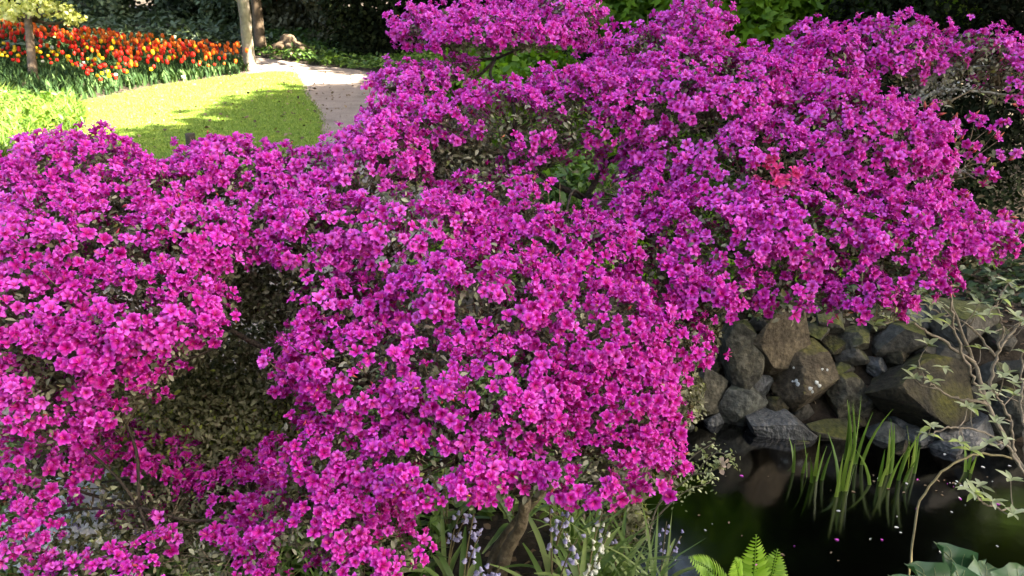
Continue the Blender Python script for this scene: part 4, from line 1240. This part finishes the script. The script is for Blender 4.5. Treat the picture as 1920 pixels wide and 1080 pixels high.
fsz = .0365 * rng.uniform(.72, 1.18, len(fp))
ftint = np.clip(.45 + .2 * noise3(fp, 5, 95) + rng.normal(size=len(fp)) * .26 + .08 * (fp[:, 2] - .9), 0, 1)  # random tint; higher flowers painted lighter, standing in for sky light from above
cor_c = PB(1430, 305, 2.42)
coral = (np.linalg.norm((fp - cor_c) / np.array([.085, .2, .065]), axis=1) < 1)
fs3 = np.repeat(fsz[:, None], 3, 1)
half = rng.uniform(size=len(fp)) < .12
fs3[half] *= np.array([.62, .62, 1.25])
frot = rot_frames(fdir, rng=rng)
fvar = rng.integers(0, 8, len(fp))
# the 300 that show largest become objects of their own
qx, qy, qt = proj(fp)
view = unit(np.array([0, 0, CAM_Z]) - fp)
face = (fdir * view).sum(1)
inframe = (qx > 10) & (qx < 1910) & (qy > 10) & (qy < 1070)
cell = (qx // 22).astype(int) * 1000 + (qy // 22).astype(int)
best = {}
for i_ in np.nonzero(inframe)[0]:
    c_ = cell[i_]
    if c_ not in best or qt[i_] < qt[best[c_]]:
        best[c_] = i_
front = np.array(sorted(best.values()))
clear = np.array([all(not (abs(qx[i_] - qx[j]) < 24 and abs(qy[i_] - qy[j]) < 24 and qt[j] < qt[i_] - .03) for j in front) for i_ in front])
front = front[clear & (face[front] > .35)]
sel = front[np.argsort(-(fsz[front] / qt[front] * face[front] ** .5))][:300]
issel = np.zeros(len(fp), bool); issel[sel] = True
fl_mesh = {}
for i_ in sel:
    v_, mt = int(fvar[i_]), ('c' if coral[i_] else 'm')
    key = (v_, mt, int(ftint[i_] * 4))
    if key not in fl_mesh:
        V0, F0, al = FT[v_]
        fl_mesh[key] = make_mesh('flower', V0, F0, COR if mt == 'c' else MAG, {'along': al, 'rnd': np.full(len(V0), min(.95, key[2] / 4 + .12))})
    o = bpy.data.objects.new('flower', fl_mesh[key])
    C.objects.link(o); o.parent = az
    Mx = Matrix(frot[i_].tolist()).to_4x4()
    o.matrix_local = Matrix.Translation(Vector(fp[i_] - base_trunk)) @ Mx @ Matrix.Diagonal((*[float(q) for q in fs3[i_]], 1.0))
    if coral[i_]: o['label'] = 'coral pink flower in the paler patch'
for nm, mask, mt in (('blossom', ~issel & ~coral, MAG), ('coral_blossom', ~issel & coral, COR)):
    parts = []
    for v_ in range(8):
        w = np.nonzero(mask & (fvar == v_))[0]
        if not len(w): continue
        V0, F0, al = FT[v_]
        V, F = tile(V0, F0, fp[w], frot[w], fs3[w])
        parts.append((V, F, {'along': np.tile(al, len(w)), 'rnd': np.repeat(ftint[w], len(V0))}))
    if parts:
        V, F, A = merge(parts)
        child(nm, az, V, F, mt, A, kind='stuff')
V, F, _ = merge(sprigs)
child('sprig_stems', az, V, F, M['bark'], kind='stuff')
print('flowers', len(fp), 'objects', len(sel))

LPADS = [(200,440,200,70,2.55),(60,560,120,90,2.5),(420,450,120,60,2.6),(600,400,90,60,2.75),(100,680,140,60,2.3),(300,500,120,60,2.5),(1050,430,120,30,2.8),(520,545,110,60,2.5),(430,560,90,50,2.55),(880,320,80,50,2.75),(770,300,80,60,2.8),(960,300,60,30,2.9),(560,690,70,70,2.4),(300,640,120,60,2.3),(690,560,80,60,2.5),(480,640,70,30,2.65),(560,610,60,40,2.5),(1290,620,60,60,2.45),(1260,730,60,60,2.4)]
# leaves: a shell just under the blossom and thin whorls among it
lp, ln_ = [], []
for k in range(len(PC)):
    a, b_, c_ = PR[k]
    area = 4 * math.pi * (((a * b_) ** 1.6 + (a * c_) ** 1.6 + (b_ * c_) ** 1.6) / 3) ** (1 / 1.6)
    n = int(area * 2900)
    d = unit(rng.normal(size=(n, 3)))
    r_ = rng.uniform(.5, .97, n) ** .7
    p = PC[k] + d * PR[k] * r_[:, None]
    ok = (~inside(p, .55, k)) & (d[:, 2] > -.85)
    w = (np.linalg.norm((p[:, None] - GC[None, :4]) / (GR[None, :4] * np.array([1, 1.6, .9])), axis=2) < .9)[:, [0, 1, 3]].any(1)
    ok &= ~(w & (rng.uniform(size=n) < .85))
    ok &= ~((((p - PB(165, 945, 2.2)) / np.array([.085, .5, .075])) ** 2).sum(1) < 1)
    lp.append(p[ok]); ln_.append(unit(d[ok] / PR[k]))
for (x, y, rx, ry, t) in LPADS:
    n = int(rx * ry * .45)
    d = unit(rng.normal(size=(n, 3)))
    p = PB(x, y, t) + d * np.array([rx * t / F_PX, .14, ry * t / F_PX]) * (rng.uniform(.3, 1, n) ** .5)[:, None]
    lp.append(p); ln_.append(d)
lp, ln_ = np.vstack(lp), np.vstack(ln_)
V, F, A = tile_leaves(LEAF, lp, unit(ln_ + np.array([0, 0, .7])), .017 * rng.uniform(.6, 1.4, len(lp)), rng, .75, np.clip(rng.uniform(0, 1, len(lp)) ** 1.3, 0, .985))
child('leaves', az, V, F, M['azalea_leaf'], A, kind='stuff')

# buds and bracts
BT = (np.array([[0, 0, 0], [-.16, .4, .1], [0, .4, .2], [.16, .4, .1], [0, .4, -.14], [0, 1, 0]]), [np.array([[0, 2, 1], [0, 3, 2], [0, 4, 3], [0, 1, 4], [5, 1, 2], [5, 2, 3], [5, 3, 4], [5, 4, 1]])])
w = rng.choice(len(fp), 1500, replace=False)
bp_ = fp[w] - fdir[w] * .008 + rng.normal(size=(1500, 3)) * .012
V, F, A = tile_leaves(BT, bp_, unit(np.cross(fdir[w], rng.normal(size=(1500, 3)))), .017 * rng.uniform(.6, 1.4, 1500), rng, .3)
child('buds', az, V, F, M['bud'], A, kind='stuff')

# half open sprays at the right end
sp_rng = np.random.default_rng(270)
root = PB(1690, 330, 2.62)
bmesh_bud = make_mesh('bud', BT[0] * .03, BT[1], M['bud'], {'rnd': np.array([.1, .5, .5, .5, .5, .9])})
k_b = 0
for (x, y) in [(1735, 225), (1760, 215), (1790, 225), (1830, 215), (1850, 245), (1870, 265), (1880, 232), (1800, 260), (1815, 285), (1845, 305), (1765, 265), (1765, 300), (1790, 315), (1890, 295), (1805, 365), (1780, 370), (1740, 200), (1700, 205), (1905, 195), (1860, 330), (1885, 410), (1900, 425)]:
    e = PB(x, y, 2.62 + sp_rng.normal() * .05)
    rt = PB(1745 + .25 * (x - 1800) + sp_rng.normal() * 14, 335 - .12 * (1800 - x) + sp_rng.normal() * 10, 2.6) if 208 < y < 345 else (PB(1830, 165, 2.9) if y <= 208 else PB(1770, 420, 2.45))
    V, F = tube(smooth_path([rt, rt * .5 + e * .5 + np.array([0, 0, -.02]) + sp_rng.normal(size=3) * .02, e], 7), .002, .0012, 4)
    child('twig', az, V, F, M['bark'])
    for q in range(int(sp_rng.integers(1, 4))):
        o = link('bud', bmesh_bud, az)
        d = unit(np.array([.2, -.2, .8]) + sp_rng.normal(size=3) * .6)
        fr_ = rot_frames(d[None], None, sp_rng)[0]
        Mx = Matrix(np.stack([fr_[:, 0], fr_[:, 2], -fr_[:, 1]], 1).tolist()).to_4x4()
        o.matrix_local = Matrix.Translation(Vector(e - base_trunk + sp_rng.normal(size=3) * .006)) @ Mx @ Matrix.Scale(float(sp_rng.uniform(.7, 1.2)), 4)
    for q in range(int(sp_rng.integers(1, 5)) if y < 360 else 4):
        o = link('flower', list(fl_mesh.values())[k_b % len(fl_mesh)], az); k_b += 1
        d = unit(np.array([.1, -.5, .6]) + sp_rng.normal(size=3) * .5)
        fr_ = rot_frames(d[None], None, sp_rng)[0]
        o.matrix_local = Matrix.Translation(Vector(e - base_trunk + sp_rng.normal(size=3) * .018)) @ Matrix(fr_.tolist()).to_4x4() @ Matrix.Scale(float(sp_rng.uniform(.03, .042)), 4)
    lv_p = e + (rt - e) * sp_rng.uniform(0, .6, (7, 1)) + sp_rng.normal(size=(7, 3)) * .014 - np.array([0, 0, .01])
    V, F, A = tile_leaves(LEAF, lv_p, np.tile([0, 0, 1.], (7, 1)), np.full(7, .026), sp_rng, .6)
    child('leaf_spray', az, V, F, M['azalea_leaf'], A, kind='stuff')

# lichen crusted twigs
lt = []
for (x, y, t, rx, ry, n) in [(1760, 160, 2.9, 50, 34, 360), (1790, 130, 2.92, 50, 10, 160), (1720, 175, 2.85, 20, 36, 160), (1290, 115, 2.8, 30, 24, 120), (1060, 30, 3.05, 30, 20, 60), (1770, 165, 2.85, 70, 12, 160), (1310, 145, 2.7, 34, 12, 70), (1790, 320, 2.6, 22, 5, 50), (1540, 120, 2.8, 26, 14, 60)]:
    p = np.array([PB(x + sp_rng.normal() * rx * .6, y + sp_rng.normal() * ry * .6, t + sp_rng.normal() * .03) for _ in range(n)])
    V, F, A = tile_leaves(KITE, p, sp_rng.normal(size=(n, 3)), .012 * sp_rng.uniform(.5, 1.4, n), sp_rng, .5)
    lt.append((V, F, A))
V, F, A = merge(lt)
M['lichen_tuft'] = leaf_mat('lichen_tuft', [(0, (.1, .105, .085)), (.6, (.24, .25, .21)), (1, (.48, .5, .45))], .9, .1)
child('lichen', az, V, F, M['lichen_tuft'], A, kind='stuff')
for pts, r0, r1 in [([(1690, 240, 2.85), (1720, 180, 2.88), (1760, 140, 2.92), (1830, 126, 2.95), (1905, 128, 3.0)], .01, .004), ([(1690, 215, 2.85), (1760, 170, 2.86), (1840, 172, 2.9), (1900, 180, 2.95)], .006, .003), ([(1720, 340, 2.6), (1790, 318, 2.6), (1830, 335, 2.6)], .005, .002)]:
    V, F = tube(smooth_path([PB(*q) for q in pts], 16), r0, r1, 7, .25, sp_rng)
    child('lichen_branch', az, V, F, M['lichen_tuft'], {'rnd': sp_rng.uniform(0, 1, len(V))})

# ------------------------------------------------------------------ pale leaved shrub at the right, over the water
rng = np.random.default_rng(280)
b0 = P(2060, 1150, 2.62); b0[2] = gz(b0[0], b0[1])
ps = empty('pale_shrub', b0, 'bare branched shrub with whorls of pale green leaves over the pond', 'shrub')
BR = [([(2060, 1160, 2.62), (1975, 980, 2.66), (1900, 850, 2.7), (1850, 760, 2.72), (1828, 680, 2.72), (1795, 600, 2.7), (1770, 512, 2.68)], .011, .004),
      ([(1850, 760, 2.72), (1868, 670, 2.74), (1905, 615, 2.78), (1960, 570, 2.8)], .007, .003),
      ([(1828, 680, 2.72), (1745, 625, 2.7), (1690, 600, 2.66), (1640, 612, 2.6)], .006, .002),
      ([(1850, 758, 2.72), (1790, 745, 2.68), (1745, 720, 2.66), (1720, 690, 2.66)], .005, .002),
      ([(1868, 670, 2.74), (1815, 610, 2.76), (1770, 590, 2.78), (1700, 555, 2.7)], .005, .002),
      ([(1900, 850, 2.7), (1890, 780, 2.62), (1860, 730, 2.58)], .006, .003),
      ([(1920, 890, 2.66), (1880, 830, 2.6), (1800, 800, 2.55), (1740, 815, 2.52)], .005, .002),
      ([(1930, 900, 2.66), (1920, 830, 2.7), (1915, 740, 2.74), (1918, 660, 2.76)], .006, .003),
      ([(1960, 960, 2.66), (1900, 955, 2.6), (1850, 945, 2.58), (1828, 925, 2.56)], .004, .002),
      ([(1868, 670, 2.74), (1880, 620, 2.72), (1870, 570, 2.7), (1890, 530, 2.7)], .005, .002),
      ([(1850, 760, 2.72), (1820, 700, 2.66), (1790, 620, 2.62), (1782, 540, 2.6)], .006, .003),
      ([(1910, 860, 2.7), (1845, 852, 2.6), (1790, 868, 2.5), (1735, 925, 2.42), (1712, 1000, 2.36), (1704, 1085, 2.32)], .004, .0032)]
tips = []
for k, (pts, r0, r1) in enumerate(BR):
    path = smooth_path([P(*q) for q in pts], 26)
    path[1:-1] += rng.normal(size=(24, 3)) * .003
    V, F = tube(path, r0, r1, 7, .06, rng)
    child('branch', ps, V, F, M['twig_green'] if k == 11 else M['twig_pale'])
    if k == 11: continue
    tips.append(path[-1])
    for s in rng.uniform(.35 if k else .5, .97, 3 if k else 2):
        q0 = path[int(s * 25)]
        e = q0 + unit(np.array([rng.normal(), rng.normal() * .5, abs(rng.normal()) * .7])) * rng.uniform(.05, .13)
        V, F = tube(smooth_path([q0, q0 * .5 + e * .5 + rng.normal(size=3) * .01, e], 5), .0022, .0012, 4)
        child('twig', ps, V, F, M['twig_pale'])
        tips.append(e)
extra = [(1745, 715, 2.6), (1770, 690, 2.6), (1745, 800, 2.55), (1800, 830, 2.5), (1820, 845, 2.5), (1850, 830, 2.55), (1885, 700, 2.7), (1900, 720, 2.7), (1830, 590, 2.72), (1880, 560, 2.7), (1910, 540, 2.72), (1860, 580, 2.7), (1828, 925, 2.55), (1862, 940, 2.57), (1895, 900, 2.6), (1640, 606, 2.6)]
for q in extra:
    e = P(*q); q0 = min((P(*z) for br in BR[:11] for z in br[0]), key=lambda a: np.linalg.norm(a - e))
    if np.linalg.norm(q0 - e) > .02:
        V, F = tube(smooth_path([q0, q0 * .5 + e * .5 + np.array([0, 0, -.012]), e], 5), .002, .0012, 4)
        child('twig', ps, V, F, M['twig_pale'])
    tips.append(e)
lm = [make_mesh('leaf', leaf_tpl(.19, .3, .12 + .1 * q)[0] * np.array([1, 1, 1]), leaf_tpl(.19, .3, .12)[1], M['pale_leaf'], {'rnd': np.full(12, v)}) for q, v in enumerate((.1, .4, .6, .8, .98))]
nleaf = 0
for e in tips:
    ph = rng.uniform(0, 6.28)
    for q in range(int(rng.integers(4, 7))):
        if nleaf >= 300: break
        a = ph + q * 2.4; el = rng.uniform(.1, .8)
        yv = np.array([math.cos(a) * math.cos(el), math.sin(a) * math.cos(el), math.sin(el)])
        xv = unit(np.cross(yv, [0, 0, 1.])); zv = np.cross(xv, yv)
        o = link('leaf', lm[int(rng.integers(5)) if rng.uniform() < .5 else 1 + q % 3], ps); nleaf += 1
        o.matrix_local = Matrix.Translation(Vector(e - b0)) @ Matrix(np.stack([xv, yv, zv], 1).tolist()).to_4x4() @ Matrix.Scale(float(rng.uniform(.028, .05)), 4)

# pale twiggy plant under the azalea at the water's edge
b0 = P(1215, 1010, 3.0); b0[2] = gz(b0[0], b0[1])
gt = empty('grey_twig_plant', b0, 'dry grey twig with tiny leaves reaching over the pond edge', 'plant')
tp = []
for pts in [[(1215, 1010, 3.0), (1235, 945, 2.9), (1300, 890, 2.8), (1340, 850, 2.75), (1375, 858, 2.7)], [(1235, 945, 2.9), (1260, 900, 2.85), (1300, 855, 2.8), (1340, 830, 2.8)], [(1300, 890, 2.8), (1330, 885, 2.75), (1360, 870, 2.7)], [(1225, 975, 2.95), (1280, 925, 2.85), (1330, 905, 2.8)]]:
    path = smooth_path([P(*q) for q in pts], 14)
    V, F = tube(path, .0035, .0015, 5); child('twig', gt, V, F, M['twig_pale']); tp.append(path[4:])
tp = np.vstack(tp); tp = np.repeat(tp, 7, 0) + rng.normal(size=(len(tp) * 7, 3)) * .018
V, F, A = tile_leaves(LEAF, tp, np.tile([0, 0, 1.], (len(tp), 1)), .016 * rng.uniform(.6, 1.3, len(tp)), rng, .8)
child('leaves', gt, V, F, M['pale_leaf'], A, kind='stuff')
V, F, A = tile_leaves(LEAF_ROUND, P(1357, 872, 2.7) + rng.normal(size=(14, 3)) * .008, rng.normal(size=(14, 3)), np.full(14, .02), rng)
M['faded'] = leaf_mat('faded_petal', [(0, (.4, .3, .26)), (1, (.6, .5, .45))], .7, .2)
child('faded_flower', gt, V, F, M['faded'], A)

# ------------------------------------------------------------------ bluebells and other small plants under the bush
def strap(base, d, ln, w, bend, rng):
    s = np.array([-d[1], d[0], 0.])
    V = []
    for u in np.linspace(0, 1, 8):
        c = base + d * ln * (.25 * u + .55 * bend * u * u) + np.array([0, 0, ln * (u - .55 * bend * u * u)])
        ww = w * (math.sin(math.pi * (.12 + .86 * u)) ** .6) * .5 + .0006
        V += [c - s * ww + np.array([0, 0, ww * .3]), c, c + s * ww + np.array([0, 0, ww * .3])]
    q = [[i_ * 3 + j_, i_ * 3 + j_ + 1, i_ * 3 + j_ + 4, i_ * 3 + j_ + 3] for i_ in range(7) for j_ in range(2)]
    return np.array(V), [np.array(q)]

def bell_tpl():
    V, q = [], []
    for r_, z_ in ((.1, 0), (.3, -.3), (.32, -.7), (.52, -1)):
        for j in range(6):
            V.append([r_ * math.cos(j * math.pi / 3), r_ * math.sin(j * math.pi / 3), z_ + (.12 if (z_ == -1 and j % 2) else 0)])
    for i_ in range(3):
        for j in range(6):
            q.append([i_ * 6 + j, i_ * 6 + (j + 1) % 6, (i_ + 1) * 6 + (j + 1) % 6, (i_ + 1) * 6 + j])
    return np.array(V), [np.array(q)]
BELL = bell_tpl()

def bluebell(label, base, petal, seed, stalks=2, leaves=8, h=.28):
    rng = np.random.default_rng(seed)
    t = empty('bluebell', base, label, 'bluebell', 'bluebells under the azalea')
    for k in range(leaves):
        a = rng.uniform(0, 6.28)
        V, F = strap(base + np.array([0, 0, -.02]), np.array([math.cos(a), math.sin(a), 0]), rng.uniform(.16, .3), rng.uniform(.012, .022), rng.uniform(.5, 1.15), rng)
        child('leaf', t, V, F, M['strap_leaf'], {'rnd': np.full(len(V), rng.uniform())})
    for k in range(stalks):
        a = rng.uniform(0, 6.28); d = np.array([math.cos(a), math.sin(a), 0])
        hh = h * rng.uniform(.8, 1.15)
        path = smooth_path([base, base + d * .03 + np.array([0, 0, hh * .6]), base + d * .07 + np.array([0, 0, hh])], 10)
        V, F = tube(path, .0028, .0016, 5)
        stk = child('flower_stalk', t, V, F, M['twig_green'])
        nb = int(rng.integers(7, 11))
        pos = np.array([path[5 + int(4.99 * q / nb)] for q in range(nb)]) + rng.normal(size=(nb, 3)) * .01
        V, F = tile(BELL[0], BELL[1], pos, rot_frames(np.array([[0, 0, 1.]]) + rng.normal(size=(nb, 3)) * .4, rng=rng), rng.uniform(.011, .016, nb))
        child('bells', stk, V, F, petal, {'rnd': np.repeat(rng.uniform(0, 1, nb), len(BELL[0]))}, kind='stuff', base=np.array(t.location))

for k, (x, y, c, lab) in enumerate([
    (865, 1140, 'bluebell', 'lavender bluebell with two stalks left of the azalea trunk'),
    (835, 1100, 'bluebell', 'small lavender bluebell close behind the azalea trunk'),
    (905, 1165, 'bluebell', 'lavender bluebell growing against the azalea trunk'),
    (1035, 1150, 'bluebell', 'pale lavender bluebell right of the azalea trunk'),
    (1030, 1085, 'bluebell', 'lavender bluebell behind the azalea trunk near the twiggy shrub'),
    (1095, 1125, 'white', 'white flowered bluebell between trunk and pond'),
    (840, 1000, 'bluebell', 'lavender bluebell under the low azalea blossom'),
    (1085, 1160, 'white', 'small white bluebell beside the lavender one at the trunk'),
    (1160, 1090, 'bluebell', 'leafy bluebell at the edge of the pond bank'),
    (1235, 1110, 'bluebell', 'deep blue bluebell right at the pond edge'),
    (1140, 1040, 'bluebell', 'leafy bluebell in front of the twiggy shrub'),
    (970, 1000, 'bluebell', 'leafy bluebell behind the forking stems'),
    (90, 1075, 'bluebell', 'lavender bluebell below the pale blue flowers'),
    (130, 1095, 'bluebell', 'short lavender bluebell in the grass below the pale blue flowers'),
    (300, 1090, 'bluebell', 'lavender bluebell under the low left blossom')]):
    d = ray(x, y); p = PZ(x, y, -.05)
    for _ in range(4):
        p = PZ(x, y, gz(p[0], p[1]))
    bluebell(lab, p, M[c], 600 + k, stalks=2 if k not in (8, 10, 11) else 1)
cover('bluebell_leaves', 'fresh green leaves covering the ground under the azalea', [(-1.9, 1.7), (-.25, 1.7), (-.2, 2.2), (.14, 2.2), (.2, 1.7), (.5, 1.7), (.55, 2.5), (.42, 3.2), (-.3, 3.2), (-1.9, 3.0)], 5200, LEAF, .055, M['strap_leaf'], 231, lift=(.01, .09), jit=.7)
rng = np.random.default_rng(290)
xy = np.column_stack([rng.uniform(-1.9, .5, 1500), rng.uniform(1.8, 2.9, 1500)])
xy = xy[~((xy[:, 0] > -.24) & (xy[:, 0] < .16) & (xy[:, 1] < 2.25))]
blades('strap_grass', 'green strap leaves among the bluebells', np.column_stack([xy, height(xy[:, 0], xy[:, 1])]), .2, .012, M['strap_leaf'], 291, .7, segs=4)
# one thick upright leaf stalk
p = PZ(1108, 1100, -.1); p[2] = gz(p[0], p[1])
e = empty('green_shoot', p, 'single thick upright green leaf beside the white bluebell', 'plant')
V, F = strap(p, unit(np.array([.3, -.1, 0])), .31, .03, .05, rng)
child('leaf', e, V, F, M['strap_leaf'], {'rnd': np.full(len(V), .35)})
# pale blue flowers seen through the low left tier
for k, (x, y, t) in enumerate([(165, 935, 2.42), (135, 985, 2.4), (205, 975, 2.45), (185, 1040, 2.4), (70, 1040, 2.4)]):
    c = P(x, y, t); b0 = np.array([c[0], c[1], gz(c[0], c[1])])
    rng = np.random.default_rng(700 + k)
    t_ = empty('pale_flower_clump', b0, 'clump of tiny pale blue flowers under the low left azalea tier', 'flowers', 'pale blue flower clumps')
    hgt = max(.15, c[2] - b0[2])
    for q in range(7):
        a = rng.normal(size=3) * .04; a[2] = 0
        V, F = tube(smooth_path([b0 + a * .4 - np.array([0, 0, .03]), b0 + a + np.array([0, 0, hgt * .6]), b0 + a * 1.8 + np.array([0, 0, hgt])], 6), .0025, .0015, 4)
        child('stem', t_, V, F, M['twig_green'])
    n = 170
    pp = b0 + np.array([0, 0, hgt]) + rng.normal(size=(n, 3)) * np.array([.06, .05, .06])
    V, F, A = tile_leaves(LEAF_ROUND, pp, np.tile([0, -.3, 1.], (n, 1)), .018 * rng.uniform(.6, 1.3, n), rng, .7)
    child('blossom', t_, V, F, M['paleblue'], A, kind='stuff')
    pp = b0 + np.array([0, 0, hgt * .6]) + rng.normal(size=(200, 3)) * np.array([.06, .05, .06])
    V, F, A = tile_leaves(LEAF, pp, np.tile([0, -.3, 1.], (200, 1)), .022 * rng.uniform(.6, 1.3, 200), rng, .7)
    child('leaves', t_, V, F, M['shrub_leaf'], A, kind='stuff')

# broad leaved plant at the lower right corner
rng = np.random.default_rng(295)
b0 = P(1815, 1210, 2.12); b0[2] = gz(b0[0], b0[1])
bp = empty('broad_leaved_plant', b0, 'plant with broad wavy blue green leaves at the near pond edge', 'plant')
def broad(tip, root, w, rng, nl=9, nw=7):
    y = tip - root; L = np.linalg.norm(y); y = y / L
    n = unit(np.array([0, -.5, 1.]) - y * (np.array([0, -.5, 1.]) @ y)); x = np.cross(y, n)
    V = []
    ph = rng.uniform(0, 6)
    for i_ in range(nl):
        u = i_ / (nl - 1)
        ww = w * (math.sin(math.pi * (.16 + .82 * u)) ** .75)
        for j in range(nw):
            s = j / (nw - 1) * 2 - 1
            z = .09 * L * math.sin(u * 9 + s * 2 + ph) * abs(s) ** 1.5 - .22 * L * u * u + .25 * w * s * s - .015 * L * (j == nw // 2)
            V.append(root + y * L * (u - .06 * s * s + .03 * math.sin(s * 7 + ph)) + x * s * ww * (1 + .1 * math.sin(u * 14 + ph)) + n * z)
    q = [[i_ * nw + j, i_ * nw + j + 1, (i_ + 1) * nw + j + 1, (i_ + 1) * nw + j] for i_ in range(nl - 1) for j in range(nw - 1)]
    return np.array(V), [np.array(q)]
for k, (rt, tp_, w) in enumerate([((1830, 1105, 2.1), (1772, 1018, 2.1), .055), ((1845, 1100, 2.0), (1865, 1035, 2.15), .05), ((1790, 1120, 2.0), (1715, 1055, 2.0), .05), ((1880, 1130, 2.0), (1935, 1060, 2.05), .055), ((1760, 1140, 1.9), (1680, 1075, 1.92), .04), ((1820, 1150, 1.95), (1800, 1060, 1.95), .06)]):
    r_, t2 = P(*rt), P(*tp_)
    V, F = broad(t2, r_, w, rng)
    lf_ = child('leaf', bp, V, F, M['broad_leaf'], {'rnd': np.full(len(V), rng.uniform())})
    Vr, Fr = tube(V.reshape(9, 7, 3)[:, 3] + np.array([0, -.0006, .001]), .0022, .0007, 5)
    child('midrib', lf_, Vr, Fr, M['pale_leaf'], {'rnd': np.full(len(Vr), .2)}, base=b0)
    for sd_ in (0, 6):
        for i_ in (1, 3, 5):
            G_ = V.reshape(9, 7, 3)
            Vr, Fr = tube(smooth_path([G_[i_, 3], G_[i_ + 1, 3 + (1 if sd_ else -1)], G_[i_ + 2, 3 + (2 if sd_ else -2)]], 6) + np.array([0, -.0005, .0008]), .0011, .0004, 4)
            child('vein', lf_, Vr, Fr, M['pale_leaf'], {'rnd': np.full(len(Vr), .1)}, base=b0)
    V, F = tube(smooth_path([b0 - np.array([0, 0, .03]), b0 * .4 + r_ * .6 + np.array([0, 0, .03]), r_ + (t2 - r_) * .15], 7), .006, .004, 6)
    child('leaf_stalk', bp, V, F, M['twig_green'])
